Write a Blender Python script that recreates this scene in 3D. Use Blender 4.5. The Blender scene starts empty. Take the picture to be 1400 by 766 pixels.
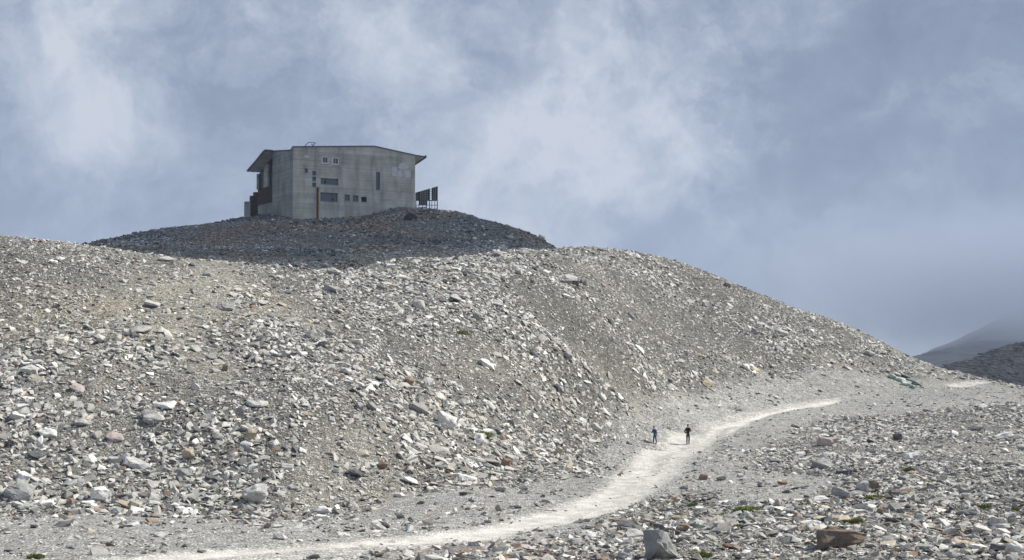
import bpy, bmesh, math, random
import numpy as np
from mathutils import Vector, Matrix
from mathutils import noise as mnoise

random.seed(7)
rng = np.random.default_rng(7)
scene = bpy.context.scene
COL = scene.collection
R = math.radians

# ------------------------------------------------------------------ camera
F_PX, W_PX, H_PX, HORIZON = 2150.0, 1400.0, 766.0, 500.0
PITCH = math.atan((HORIZON - H_PX / 2) / F_PX)
cam_data = bpy.data.cameras.new('camera')
cam_data.sensor_width = 36.0
cam_data.lens = 36.0 * F_PX / W_PX
cam_data.clip_start = 0.5
cam_data.clip_end = 20000
cam = bpy.data.objects.new('camera', cam_data)
cam.rotation_euler = (R(90) + PITCH, 0, 0)
COL.objects.link(cam)
scene.camera = cam

# ------------------------------------------------------------------ sun
SUN_EL, SUN_AZ = R(46), R(17)          # azimuth measured from +X towards +Y (to the right, a little behind the hill)
SUN = Vector((math.cos(SUN_EL) * math.cos(SUN_AZ), math.cos(SUN_EL) * math.sin(SUN_AZ), math.sin(SUN_EL)))
sl = bpy.data.lights.new('sun', 'SUN')
sl.energy = 5.0
sl.angle = R(0.53)
sl.color = (1.0, 0.955, 0.87)
sun = bpy.data.objects.new('sun', sl)
sun.rotation_euler = (-SUN).to_track_quat('-Z', 'Y').to_euler()
COL.objects.link(sun)

# ------------------------------------------------------------------ colour management
vs = scene.view_settings
vs.view_transform = 'Standard'
vs.look = 'None'
vs.exposure = 0.42
vs.gamma = 1.0
vs.use_curve_mapping = False
scene.cycles.use_denoising = True
scene.cycles.max_bounces = 6
scene.cycles.diffuse_bounces = 3
scene.cycles.volume_bounces = 4
scene.cycles.transparent_max_bounces = 12
scene.cycles.sample_clamp_indirect = 6


def pix_dir(px, py):
    """world direction through a photograph pixel, scaled to y = 1"""
    a = (px - W_PX / 2) / F_PX
    b = (H_PX / 2 - py) / F_PX
    c, s = math.cos(PITCH), math.sin(PITCH)
    dy, dz = c - b * s, s + b * c
    return Vector((a / dy, 1.0, dz / dy))


def at(px, py, Y):
    return pix_dir(px, py) * Y


# ------------------------------------------------------------------ node helpers
def NN(nt, typ, **kw):
    n = nt.nodes.new(typ)
    for k, v in kw.items():
        if k == 'ins':
            for kk, vv in v.items():
                n.inputs[kk].default_value = vv
        else:
            setattr(n, k, v)
    return n


def math_node(nt, op, a, b=None, clamp=False):
    n = nt.nodes.new('ShaderNodeMath')
    n.operation = op
    n.use_clamp = clamp
    for i, v in enumerate((a, b)):
        if v is None:
            continue
        if isinstance(v, (int, float)):
            n.inputs[i].default_value = v
        else:
            nt.links.new(v, n.inputs[i])
    return n.outputs[0]


def mix_col(nt, fac, a, b, blend='MIX'):
    n = nt.nodes.new('ShaderNodeMix')
    n.data_type = 'RGBA'
    n.blend_type = blend
    for i, v in ((0, fac), (6, a), (7, b)):
        if isinstance(v, (int, float)):
            n.inputs[i].default_value = v
        elif isinstance(v, tuple):
            n.inputs[i].default_value = v if len(v) == 4 else (*v, 1)
        else:
            nt.links.new(v, n.inputs[i])
    return n.outputs[2]


def ramp(nt, src, stops):
    n = nt.nodes.new('ShaderNodeValToRGB')
    cr = n.color_ramp
    while len(cr.elements) < len(stops):
        cr.elements.new(0.5)
    for e, (p, c) in zip(cr.elements, stops):
        e.position = p
        e.color = (c, c, c, 1) if isinstance(c, (int, float)) else (*c, 1)
    nt.links.new(src, n.inputs[0])
    return n.outputs[0]


# ------------------------------------------------------------------ world: Nishita sky almost closed by drifting cloud
world = bpy.data.worlds.new('World')
scene.world = world
world.use_nodes = True
wt = world.node_tree
wt.nodes.clear()
wo = wt.nodes.new('ShaderNodeOutputWorld')
bg = wt.nodes.new('ShaderNodeBackground')
bg.inputs[1].default_value = 0.1
wt.links.new(bg.outputs[0], wo.inputs[0])
sky = wt.nodes.new('ShaderNodeTexSky')
sky.sky_type = 'NISHITA'
sky.sun_disc = False
sky.sun_elevation = SUN_EL
sky.sun_rotation = R(90) - SUN_AZ
sky.altitude = 2800
tc = wt.nodes.new('ShaderNodeTexCoord')
dirv = tc.outputs['Generated']


def wnoise(scale, detail, rough, dist=0.0, off=(0, 0, 0), vec=None):
    m = NN(wt, 'ShaderNodeMapping')
    m.inputs['Location'].default_value = off
    wt.links.new(vec or dirv, m.inputs[0])
    n = NN(wt, 'ShaderNodeTexNoise')
    n.inputs['Scale'].default_value = scale
    n.inputs['Detail'].default_value = detail
    n.inputs['Roughness'].default_value = rough
    n.inputs['Distortion'].default_value = dist
    wt.links.new(m.outputs[0], n.inputs['Vector'])
    return n


warp = wnoise(9.0, 6, 0.62, 0, (3.1, 0.7, 1.9))
wsub = NN(wt, 'ShaderNodeVectorMath', operation='SUBTRACT')
wt.links.new(warp.outputs['Color'], wsub.inputs[0])
wsub.inputs[1].default_value = (0.5, 0.5, 0.5)
wscl = NN(wt, 'ShaderNodeVectorMath', operation='SCALE')
wscl.inputs['Scale'].default_value = 0.19
wt.links.new(wsub.outputs[0], wscl.inputs[0])
wadd = NN(wt, 'ShaderNodeVectorMath', operation='ADD')
wt.links.new(dirv, wadd.inputs[0])
wt.links.new(wscl.outputs[0], wadd.inputs[1])
warped = wadd.outputs[0]

big = wnoise(4.2, 4, 0.5, 0.0, (0.4, 1.3, 0.2), warped).outputs[0]
fine = wnoise(22.0, 8, 0.62, 0.5, (2.0, 0.1, 0.5)).outputs[0]
mid = wnoise(9.5, 8, 0.62, 0.5, (1.0, 4.1, 2.5), warped).outputs[0]

val = math_node(wt, 'ADD', math_node(wt, 'MULTIPLY', math_node(wt, 'SUBTRACT', big, 0.5), 0.5),
                math_node(wt, 'MULTIPLY', math_node(wt, 'SUBTRACT', fine, 0.5), 0.75))
val = math_node(wt, 'ADD', val, math_node(wt, 'MULTIPLY', math_node(wt, 'SUBTRACT', mid, 0.5), 1.05))
# the banks of cloud one can tell apart: (px, py, radius in px, how much thinner and brighter or thicker and darker)
BANKS = [(110, 60, 80, .28), (120, 190, 85, .28), (430, 60, 120, .20), (440, 130, 70, .10), (760, 235, 90, .32),
         (650, 250, 100, .14), (870, 80, 130, .14), (965, 165, 55, .36), (1010, 235, 60, .14), (700, 90, 90, .12),
         (250, 250, 100, .06), (285, 130, 90, -.16), (520, 150, 70, -.08), (350, 180, 70, -.10), (40, 270, 90, -.16),
         (1180, 140, 170, -.10), (1330, 60, 170, -.05), (1340, 230, 130, -.07), (1130, 260, 90, -.06), (890, 300, 50, -.14),
         (1190, 350, 100, .12), (1290, 410, 80, .08), (1250, 480, 60, -.03), (200, 20, 60, -.08), (1400, 420, 120, -.03)]
for (bx, by, br, amt) in BANKS:
    d = pix_dir(bx, by).normalized()
    vd = NN(wt, 'ShaderNodeVectorMath', operation='DISTANCE')
    wt.links.new(warped, vd.inputs[0])
    vd.inputs[1].default_value = d
    q = math_node(wt, 'DIVIDE', vd.outputs['Value'], br / F_PX)
    g = math_node(wt, 'EXPONENT', math_node(wt, 'MULTIPLY', math_node(wt, 'MULTIPLY', q, q), -0.5))
    val = math_node(wt, 'ADD', val, math_node(wt, 'MULTIPLY', g, amt * 0.95))
val = math_node(wt, 'ADD', math_node(wt, 'MULTIPLY', val, 1.35), 0.40)
cloud = NN(wt, 'ShaderNodeValToRGB')
cr = cloud.color_ramp
stops = [(0.0, (1.95, 2.40, 3.40)), (0.30, (2.55, 3.10, 4.20)), (0.55, (3.7, 4.30, 5.4)), (0.8, (5.3, 5.85, 6.8)), (1.0, (6.9, 7.2, 7.9))]
while len(cr.elements) < len(stops):
    cr.elements.new(0.5)
for e, (p, c) in zip(cr.elements, stops):
    e.position = p
    e.color = (*[x * 0.076 for x in c], 1)
wt.links.new(val, cloud.inputs[0])
up = NN(wt, 'ShaderNodeMix', data_type='RGBA', blend_type='MULTIPLY')
up.inputs[0].default_value = 1.0
wt.links.new(cloud.outputs[0], up.inputs[6])
up.inputs[7].default_value = (10, 10, 10, 1)
mixs = mix_col(wt, 0.93, sky.outputs[0], up.outputs[2])
wt.links.new(mixs, bg.inputs[0])


# ------------------------------------------------------------------ tagging helpers
def tag(o, label=None, cat=None, group=None, kind=None):
    if label:
        o['label'] = label
    if cat:
        o['category'] = cat
    if group:
        o['group'] = group
    if kind:
        o['kind'] = kind
    return o


def mesh_obj(name, verts, faces, mat=None, parent=None, smooth=False):
    me = bpy.data.meshes.new(name)
    me.from_pydata([tuple(v) for v in verts], [], faces)
    me.update()
    if smooth:
        me.polygons.foreach_set('use_smooth', [True] * len(me.polygons))
    if mat:
        me.materials.append(mat)
    o = bpy.data.objects.new(name, me)
    COL.objects.link(o)
    if parent:
        o.parent = parent
    return o


def bm_obj(name, bm, mat=None, parent=None, smooth=False):
    me = bpy.data.meshes.new(name)
    bmesh.ops.recalc_face_normals(bm, faces=bm.faces)
    bm.to_mesh(me)
    bm.free()
    if smooth:
        me.polygons.foreach_set('use_smooth', [True] * len(me.polygons))
    if mat:
        me.materials.append(mat)
    o = bpy.data.objects.new(name, me)
    COL.objects.link(o)
    if parent:
        o.parent = parent
    return o


def add_box(bm, lo, hi):
    x0, y0, z0 = lo
    x1, y1, z1 = hi
    v = [bm.verts.new(p) for p in ((x0, y0, z0), (x1, y0, z0), (x1, y1, z0), (x0, y1, z0), (x0, y0, z1), (x1, y0, z1), (x1, y1, z1), (x0, y1, z1))]
    for f in ((0, 3, 2, 1), (4, 5, 6, 7), (0, 1, 5, 4), (1, 2, 6, 5), (2, 3, 7, 6), (3, 0, 4, 7)):
        bm.faces.new([v[i] for i in f])


def add_bar(bm, a, b, w, d=None):
    """a square bar from a to b"""
    a, b = Vector(a), Vector(b)
    d = d or w
    ax = (b - a).normalized()
    ref = Vector((0, 0, 1)) if abs(ax.z) < 0.9 else Vector((0, 1, 0))
    e1 = ax.cross(ref).normalized() * w / 2
    e2 = ax.cross(e1).normalized() * d / 2
    vs_ = [bm.verts.new(p + s1 * e1 + s2 * e2) for p in (a, b) for s1, s2 in ((-1, -1), (1, -1), (1, 1), (-1, 1))]
    for f in ((0, 1, 2, 3), (7, 6, 5, 4), (0, 4, 5, 1), (1, 5, 6, 2), (2, 6, 7, 3), (3, 7, 4, 0)):
        bm.faces.new([vs_[i] for i in f])


# ------------------------------------------------------------------ numpy value noise
_tab = rng.random((256, 256))


def vnoise(x, y):
    xi, yi = np.floor(x).astype(int), np.floor(y).astype(int)
    fx, fy = x - xi, y - yi
    fx, fy = fx * fx * (3 - 2 * fx), fy * fy * (3 - 2 * fy)
    a = _tab[xi % 256, yi % 256]
    b = _tab[(xi + 1) % 256, yi % 256]
    c = _tab[xi % 256, (yi + 1) % 256]
    d = _tab[(xi + 1) % 256, (yi + 1) % 256]
    return (a * (1 - fx) + b * fx) * (1 - fy) + (c * (1 - fx) + d * fx) * fy - 0.5


def fbm(x, y, wl, octs=3, gain=0.5):
    out, amp = 0, 1.0
    for k in range(octs):
        out = out + amp * vnoise(x / wl + 17.3 * k + 5.1, y / wl + 9.7 * k + 31.7)
        wl, amp = wl / 2.03, amp * gain
    return out


def sstep(a, b, x):
    t = np.clip((x - a) / (b - a), 0, 1)
    return t * t * (3 - 2 * t)


# ------------------------------------------------------------------ terrain: control points read off the photograph at their distance
CP = []


def cp(px, py, Y):
    CP.append(tuple(at(px, py, Y)))


def cw(x, y, z):
    CP.append((x, y, z))


for x in (-60, -20, 20, 60):
    cw(x, -10, -1.6); cw(x, 0, -1.8); cw(x, 20, -4.2); cw(x, 40, -6.3)
for px in (-200, 200, 500, 800, 1100, 1400, 1700):
    cp(px, 766, 62)
for p in [(-100, 740, 68), (100, 740, 68), (300, 740, 68), (0, 715, 76), (300, 715, 76), (500, 715, 76), (650, 715, 77), (600, 690, 85),
          (700, 672, 91), (880, 609, 128), (960, 578, 149), (1030, 562, 159), (900, 690, 84), (900, 730, 71), (1000, 690, 85), (1000, 640, 105), (1000, 610, 127), (1130, 640, 105), (1130, 600, 134), (1130, 575, 151),
          (1250, 700, 80), (1250, 640, 105), (1250, 600, 134), (1250, 570, 154), (1400, 700, 80), (1400, 640, 105), (1400, 600, 134), (1400, 570, 154),
          (1550, 640, 106), (1550, 600, 136), (1200, 548, 167), (1300, 545, 171), (1380, 553, 166), (1300, 530, 184), (1340, 519, 197), (1395, 544, 178), (1460, 566, 168), (1275, 521, 193)]:
    cp(*p)
COLS = [(-150, 690, 82, 318, 124), (0, 695, 82, 323, 124), (100, 697, 82, 333, 125), (250, 698, 82, 352, 128), (400, 703, 81, 367, 134), (550, 686, 86, 353, 152),
        (700, 658, 97, 341, 174), (800, 638, 107, 340, 195), (850, 610, 127, 347, 202), (900, 588, 142, 358, 207), (1000, 566, 155, 388, 211), (1100, 547, 166, 426, 213), (1150, 543, 170, 445, 213), (1200, 537, 177, 467, 212),
        (1265, 526, 188, 497, 208)]
for (px, fy, fY, ty, tY) in COLS:
    a, b = at(px, fy, fY), at(px, ty, tY)
    ln = (b - a).length
    for t, bump in ((0.0, -.005), (0.25, .004), (0.5, .02), (0.75, .022), (1.0, 0)):
        p = a.lerp(b, t)
        cw(p.x, p.y, p.z + bump * ln)
    d = pix_dir(px, ty)
    drop = 2.0 if px < 720 else 4.5
    q = d * (tY + 14)
    cw(q.x, q.y, q.z - drop)
    if px < 0:
        q = d * (tY + 40); cw(q.x, q.y, q.z - 8)
    elif px >= 800:
        q = d * (tY + 35); cw(q.x, q.y, q.z - 14)
for p in [(60, 345, 180), (110, 336, 205), (200, 345, 186), (200, 329, 205), (200, 316, 224), (300, 358, 180), (300, 330, 204), (300, 303, 228), (335, 297, 232), (400, 367, 180), (400, 335, 204),
          (400, 300, 227), (450, 300, 229), (500, 360, 184), (500, 330, 206), (510, 295, 233), (545, 287, 236), (567, 288, 237), (600, 350, 192), (600, 320, 212), (600, 289, 240), (650, 299, 232),
          (680, 343, 200), (680, 326, 212), (700, 315, 224), (720, 323, 224), (735, 329, 222), (740, 337, 212), (755, 336, 218)]:
    cp(*p)
for px, py, Y, dr in [(100, 333, 235, 5), (200, 316, 250, 5), (300, 303, 262, 3), (420, 296, 262, 1), (520, 292, 262, 1), (600, 289, 262, 3), (660, 300, 255, 5), (720, 322, 240, 6), (780, 340, 225, 5)]:
    q = at(px, py, Y)
    cw(q.x, q.y, q.z - dr)
for (x, y, z) in [(-115, 30, -6), (-115, 80, -6), (-115, 130, 9), (-115, 200, 5), (-115, 300, -12), (-60, 300, 4), (0, 300, 0), (60, 300, -22), (125, 300, -30),
                  (125, 30, -7), (125, 80, -7), (125, 150, -9), (125, 200, -12), (125, 250, -22), (85, 262, -16), (100, 240, -14), (50, 270, -16), (-50, 30, -5), (50, 30, -5.2)]:
    cw(x, y, z)
# the bench of the track is level across and climbs steadily
BENCH = [at(*p) for p in [(300, 752, 65.5), (480, 741, 68.5), (640, 728, 72.5), (740, 706, 79.5), (815, 680, 88.5), (860, 652, 99), (905, 627, 113), (945, 608, 129), (1000, 585, 145), (1060, 566, 156), (1130, 551, 164)]]
for a, b in zip(BENCH[:-1], BENCH[1:]):
    nn = max(1, int((b - a).length / 8))
    tn = Vector((b.y - a.y, a.x - b.x, 0)).normalized()
    for k in range(nn):
        p = a.lerp(b, k / nn)
        for off in (-2.5, 2.5):
            cw(p.x + tn.x * off, p.y + tn.y * off, p.z)
CP = np.array(CP)
C2 = 6.0 ** 2


def kern(d2):
    return np.sqrt(d2 + C2)


n_cp = len(CP)
A = kern(((CP[:, None, :2] - CP[None, :, :2]) ** 2).sum(-1)) - np.eye(n_cp) * 0.08
P = np.c_[np.ones(n_cp), CP[:, :2]]
M = np.block([[A, P], [P.T, np.zeros((3, 3))]])
sol = np.linalg.solve(M, np.r_[CP[:, 2], 0, 0, 0])
Wt, Pt = sol[:n_cp], sol[n_cp:]


def base_height(x, y):
    x, y = np.atleast_1d(x).astype(float).ravel(), np.atleast_1d(y).astype(float).ravel()
    out = np.empty_like(x)
    for i in range(0, len(x), 20000):
        xs, ys = x[i:i + 20000], y[i:i + 20000]
        d2 = (xs[:, None] - CP[None, :, 0]) ** 2 + (ys[:, None] - CP[None, :, 1]) ** 2
        out[i:i + 20000] = kern(d2) @ Wt + Pt[0] + Pt[1] * xs + Pt[2] * ys
    return out


X0, X1, Y0, Y1, STEP = -112.0, 122.0, -8.0, 296.0, 0.5
gx = np.arange(X0, X1 + .01, STEP)
gy = np.arange(Y0, Y1 + .01, STEP)
cx_, cy_ = np.arange(X0, X1 + 2.01, 2.0), np.arange(Y0, Y1 + 2.01, 2.0)
HC = base_height(*[a.ravel() for a in np.meshgrid(cx_, cy_)]).reshape(len(cy_), len(cx_))


def bil(G, x0, y0, st, x, y):
    fx = np.clip((x - x0) / st, 0, G.shape[1] - 1.001)
    fy = np.clip((y - y0) / st, 0, G.shape[0] - 1.001)
    i, j = fx.astype(int), fy.astype(int)
    u, v = fx - i, fy - j
    return (G[j, i] * (1 - u) + G[j, i + 1] * u) * (1 - v) + (G[j + 1, i] * (1 - u) + G[j + 1, i + 1] * u) * v


def smooth_height(x, y):
    return bil(HC, X0, Y0, 2.0, np.asarray(x, float), np.asarray(y, float))


def ray_ground(px, py, hfun, y0=45.0, y1=290.0, st=0.1):
    d = pix_dir(px, py)
    ys = np.arange(y0, y1, st)
    hit = np.nonzero(d.z * ys < hfun(d.x * ys, ys))[0]
    return d * float(ys[hit[0]]) if len(hit) else None


def poly_world(pts):
    out = []
    for p in pts:
        q = ray_ground(p[0], p[1], smooth_height)
        if q is None:
            q = at(p[0], p[1], 230)
        out.append((q.x, q.y))
    return np.array(out)


def seg_dist(x, y, line):
    """distance to a polyline and the position along it"""
    best = np.full(np.shape(x), 1e9)
    for (ax, ay), (bx, by) in zip(line[:-1], line[1:]):
        dx, dy = bx - ax, by - ay
        t = np.clip(((x - ax) * dx + (y - ay) * dy) / (dx * dx + dy * dy + 1e-9), 0, 1)
        best = np.minimum(best, np.hypot(x - ax - t * dx, y - ay - t * dy))
    return best


def in_poly(x, y, poly):
    c = np.zeros(np.shape(x), bool)
    n = len(poly)
    for i in range(n):
        ax, ay = poly[i]
        bx, by = poly[(i + 1) % n]
        if ay == by:
            continue
        c ^= ((ay > y) != (by > y)) & (x < (bx - ax) * (y - ay) / (by - ay) + ax)
    return c


def poly_soft(x, y, poly, w):
    d = seg_dist(x, y, np.vstack([poly, poly[:1]]))
    ins = in_poly(x, y, poly)
    return sstep(-w, w, np.where(ins, d, -d))


ROAD_A = poly_world([(-60, 790), (60, 780), (220, 764), (360, 751), (480, 743), (580, 737), (660, 728), (740, 708), (810, 684), (850, 655), (885, 630), (930, 605), (985, 584), (1050, 566), (1130, 551), (1180, 545)])
ROAD_B = poly_world([(560, 741), (660, 735), (760, 715), (830, 694), (885, 662), (920, 635), (958, 609), (1000, 590), (1060, 571), (1130, 553)])
ROAD_C = poly_world([(1306, 528), (1325, 525), (1346, 522)])
GRAVEL = [poly_world([(-200, 712), (0, 702), (150, 700), (300, 703), (440, 707), (520, 694), (640, 670), (760, 655), (810, 640), (815, 610), (850, 575), (880, 565), (930, 535), (1010, 520), (1100, 505),
                      (1190, 512), (1270, 522), (1330, 519), (1390, 532), (1420, 556), (1330, 560), (1230, 566), (1130, 572), (1080, 590), (1040, 612), (1030, 640), (1120, 650), (1170, 660),
                      (1100, 690), (1010, 688), (960, 668), (900, 680), (840, 702), (800, 725), (740, 742), (620, 756), (500, 790), (200, 800), (-200, 800)])]
ROAD_P = poly_world([(-60, 775), (60, 770), (230, 757), (400, 746), (560, 733), (655, 722), (700, 707), (760, 695), (810, 677), (832, 660), (850, 641), (872, 622), (900, 607), (940, 589), (990, 571), (1040, 559), (1110, 548), (1150, 544),
                     (1150, 550), (1080, 561), (1030, 576), (1000, 591), (977, 606), (952, 626), (930, 650), (900, 675), (850, 696), (800, 709), (740, 723), (660, 739), (500, 757), (330, 776), (100, 800), (-60, 810)])
MOUND = np.array([(-112, 150), (-70, 152), (-52, 152), (-30, 155), (-15, 172), (-2, 196), (6, 208), (10, 225), (12, 260), (-20, 290), (-112, 290)])


def masks(x, y):
    wob = 1.2 * fbm(x, y, 9, 2)
    da, db, dc = seg_dist(x, y, ROAD_A), seg_dist(x, y, ROAD_B), seg_dist(x, y, ROAD_C)
    nar = 1 - .45 * sstep(110, 150, y)
    rin = poly_soft(x + .5 * fbm(x, y, 4, 3), y + .8 * fbm(y, x, 4, 3), ROAD_P, .45)
    trk = np.maximum(np.maximum(sstep(1.55, .8, da / nar + wob * .4), .75 * sstep(1.4, .6, db / nar + wob * .4)), sstep(1.2, .5, dc + wob * .5)) * np.maximum(rin, dc < 3)
    road = np.maximum(rin, .6 * sstep(1.8, .9, dc + wob * .5))
    grav = np.maximum(poly_soft(x + 1.5 * fbm(x, y, 7, 3), y + 3.0 * fbm(y, x, 8, 3), GRAVEL[0], 1.2), road)
    mound = poly_soft(x, y, MOUND, 3.0)
    return trk, road, grav, mound


ZONES = [(z, r, a) for z, r, a in [(ground0, rr, aa) for ground0, rr, aa in
         [(ray_ground(px, py, smooth_height), rr, aa) for px, py, rr, aa in
          [(120, 445, 9, .22), (300, 410, 8, .24), (210, 480, 8, .14), (560, 570, 5, .1), (450, 620, 4, .1), (400, 500, 6, -.3), (370, 560, 6, -.2), (520, 540, 8, -.15),
           (700, 430, 9, -.15), (950, 470, 9, -.25), (1020, 440, 8, -.2), (680, 560, 8, -.15), (60, 600, 7, -.15), (300, 640, 6, -.2), (100, 370, 8, -.15), (640, 390, 10, -.2), (860, 410, 11, -.28), (860, 480, 8, -.22), (820, 370, 9, -.25), (900, 380, 9, -.2)]]] if z is not None]


def pattern(x, y):
    """sandy where high, thick with stones where low"""
    p = .75 * fbm(x, y, 14, 4) + .35 * fbm(x + 90, y * .6, 4.5, 3)
    for z, r, a in ZONES:
        p = p + a * np.exp(-(((x - z.x) / r) ** 2 + ((y - z.y) / (r * 1.2)) ** 2))
    return p


def relief(x, y, grav, road):
    rough = (.55 - .25 * sstep(95, 150, y)) * (1 - .9 * grav) * (1 - .9 * road)
    return rough * (1.0 * fbm(x, y, 16, 2) + .75 * fbm(x + 50, y, 5.5, 3) + .25 * fbm(x, y + 80, 1.7, 2)) + .07 * fbm(x, y, 6, 2) * (1 - road) + .05 * fbm(x, y, 1.5, 2)


GX, GY = np.meshgrid(gx, gy)
g_trk, g_road, g_grav, g_mound = masks(GX, GY)
HG = smooth_height(GX, GY) + relief(GX, GY, g_grav, g_road) - .12 * g_trk
# the berm of earth tipped against the right end of the building
bq = at(548, 291, 233.5)
HG += 0.7 * np.exp(-(((GX - bq.x) / 2.6) ** 2 + ((GY - bq.y) / 2.2) ** 2))


def height(x, y):
    return bil(HG, X0, Y0, STEP, np.asarray(x, float), np.asarray(y, float))


def ground(px, py):
    return ray_ground(px, py, height)


# one sheet: fine grid in the middle, ever wider strips out to the horizon
ext = np.array([4, 10, 20, 40, 80, 160, 320, 640, 1250, 2400, 3900.0])
fx = np.r_[X0 - ext[::-1], gx, X1 + ext]
fy = np.r_[Y0 - ext[::-1], gy, Y1 + ext]
FX, FY = np.meshgrid(fx, fy)
dout = np.maximum(np.maximum(X0 - FX, FX - X1), np.maximum(Y0 - FY, FY - Y1)).clip(0)
FZ = height(FX.clip(X0, X1), FY.clip(Y0, Y1))
FZ = FZ + (-45 - FZ) * sstep(0, 260, dout) + sstep(0, 100, dout) * 6 * fbm(FX, FY, 90, 3)
t_trk, t_road, t_grav, t_mound = masks(FX, FY)
slope_n = pattern(FX, FY)
c_scree = np.array([0.160, 0.155, 0.140])  # soil colour darkened to stand for the shadow between stones
c_sand = np.array([0.290, 0.278, 0.245])
c_grav = np.array([0.352, 0.348, 0.330])
c_road = np.array([0.475, 0.466, 0.435])
c_track = np.array([0.54, 0.525, 0.485])
c_slate = np.array([0.165, 0.163, 0.157])
c_rust = np.array([0.20, 0.115, 0.085])


def lerp3(c, d, m):
    return c * (1 - m[..., None]) + d * m[..., None]


colr = np.ones(FX.shape + (3,)) * c_scree
colr = lerp3(colr, c_sand, sstep(-.05, .4, slope_n))
colr = lerp3(colr, c_grav, t_grav)
colr = lerp3(colr, c_road, t_road * .8)
colr = lerp3(colr, c_track, t_trk * (.8 + .6 * fbm(FX, FY, 3, 3)).clip(0, 1))
colr = lerp3(colr, c_slate, t_mound)
for (px, py, rad, amt, cc) in [(345, 312, 5, .55, c_rust), (740, 760, 4, .55, c_rust), (690, 762, 3, .5, c_rust), (300, 400, 6, .4, np.array([.36, .32, .245])), (110, 432, 6, .5, np.array([.37, .32, .24])),
                               (555, 290, 2.5, .6, np.array([.22, .215, .19])), (505, 350, 6, .35, np.array([.16, .17, .11])), (370, 350, 6, .4, np.array([.17, .165, .12])), (590, 292, 2.5, .5, np.array([.2, .15, .12]))]:
    q = ground(px, py)
    if q is None:
        continue
    m = amt * np.exp(-(((FX - q.x) / rad) ** 2 + ((FY - q.y) / rad) ** 2)) * (1 + 1.6 * fbm(FX, FY, 2.5, 3)).clip(0, 1.4)
    colr = lerp3(colr, cc, m.clip(0, 1))
colr *= (1 + .22 * fbm(FX, FY, 30, 3))[..., None]
nx, ny = len(fx), len(fy)
verts = np.c_[FX.ravel(), FY.ravel(), FZ.ravel()]
ii = (np.arange(ny - 1)[:, None] * nx + np.arange(nx - 1)[None, :]).ravel()
quads = np.c_[ii, ii + 1, ii + nx + 1, ii + nx]
me = bpy.data.meshes.new('ground')
me.vertices.add(len(verts)); me.vertices.foreach_set('co', verts.ravel())
me.loops.add(quads.size); me.loops.foreach_set('vertex_index', quads.ravel())
me.polygons.add(len(quads)); me.polygons.foreach_set('loop_start', np.arange(0, quads.size, 4))
me.polygons.foreach_set('use_smooth', np.ones(len(quads), bool))
me.update()
me.validate()
ca = me.color_attributes.new('soil', 'FLOAT_COLOR', 'POINT')
ca.data.foreach_set('color', np.c_[colr.reshape(-1, 3), np.ones(len(verts))].ravel())
fa = me.attributes.new('smoothness', 'FLOAT', 'POINT')
fa.data.foreach_set('value', np.clip(t_trk * .6 + t_road * .25, 0, 1).ravel())


def base_mat(name):
    m = bpy.data.materials.new(name)
    m.use_nodes = True
    nt = m.node_tree
    p = nt.nodes['Principled BSDF']
    p.inputs['Roughness'].default_value = 0.9
    p.inputs['Specular IOR Level'].default_value = 0.15
    return m, nt, p


def soil_material():
    m, nt, p = base_mat('soil')
    co = nt.nodes.new('ShaderNodeTexCoord').outputs['Object']
    at_ = NN(nt, 'ShaderNodeAttribute', attribute_name='soil')
    sm = NN(nt, 'ShaderNodeAttribute', attribute_name='smoothness').outputs['Fac']
    v1 = NN(nt, 'ShaderNodeTexVoronoi', ins={'Scale': 7.5, 'Randomness': 1.0})
    v2 = NN(nt, 'ShaderNodeTexVoronoi', ins={'Scale': 17.0})
    n1 = NN(nt, 'ShaderNodeTexNoise', ins={'Scale': 1.1, 'Detail': 6, 'Roughness': .65})
    for n in (v1, v2, n1):
        nt.links.new(co, n.inputs['Vector'])
    s1 = NN(nt, 'ShaderNodeSeparateColor'); nt.links.new(v1.outputs['Color'], s1.inputs[0])
    s2 = NN(nt, 'ShaderNodeSeparateColor'); nt.links.new(v2.outputs['Color'], s2.inputs[0])
    f1 = ramp(nt, s1.outputs[0], [(0.0, .55), (.45, .9), (.8, 1.1), (1.0, 1.75)])
    f2 = ramp(nt, s2.outputs[0], [(0.0, .6), (.5, .95), (1.0, 1.45)])
    gap = ramp(nt, v1.outputs['Distance'], [(0.3, 1.0), (.7, .72)])  # cell edges darkened: shadow in the gaps put into the colour
    f3 = ramp(nt, n1.outputs[0], [(0.3, .74), (.7, 1.26)])
    f = math_node(nt, 'MULTIPLY', math_node(nt, 'MULTIPLY', f1, f2), math_node(nt, 'MULTIPLY', gap, f3))
    keep = math_node(nt, 'MULTIPLY', sm, .85)
    fl = math_node(nt, 'ADD', math_node(nt, 'MULTIPLY', f, math_node(nt, 'SUBTRACT', 1.0, keep)), math_node(nt, 'MULTIPLY', f3, keep))
    col = NN(nt, 'ShaderNodeVectorMath', operation='SCALE')
    nt.links.new(at_.outputs['Color'], col.inputs[0])
    nt.links.new(fl, col.inputs['Scale'])
    nt.links.new(col.outputs[0], p.inputs['Base Color'])
    hgt = math_node(nt, 'ADD', math_node(nt, 'MULTIPLY', s1.outputs[1], .6), math_node(nt, 'MULTIPLY', v1.outputs['Distance'], -1.0))
    hgt = math_node(nt, 'ADD', hgt, math_node(nt, 'MULTIPLY', n1.outputs[0], .6))
    b = NN(nt, 'ShaderNodeBump', ins={'Strength': .7, 'Distance': .12})
    nt.links.new(math_node(nt, 'MULTIPLY', hgt, math_node(nt, 'SUBTRACT', 1.0, keep)), b.inputs['Height'])
    nt.links.new(b.outputs[0], p.inputs['Normal'])
    return m


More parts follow.
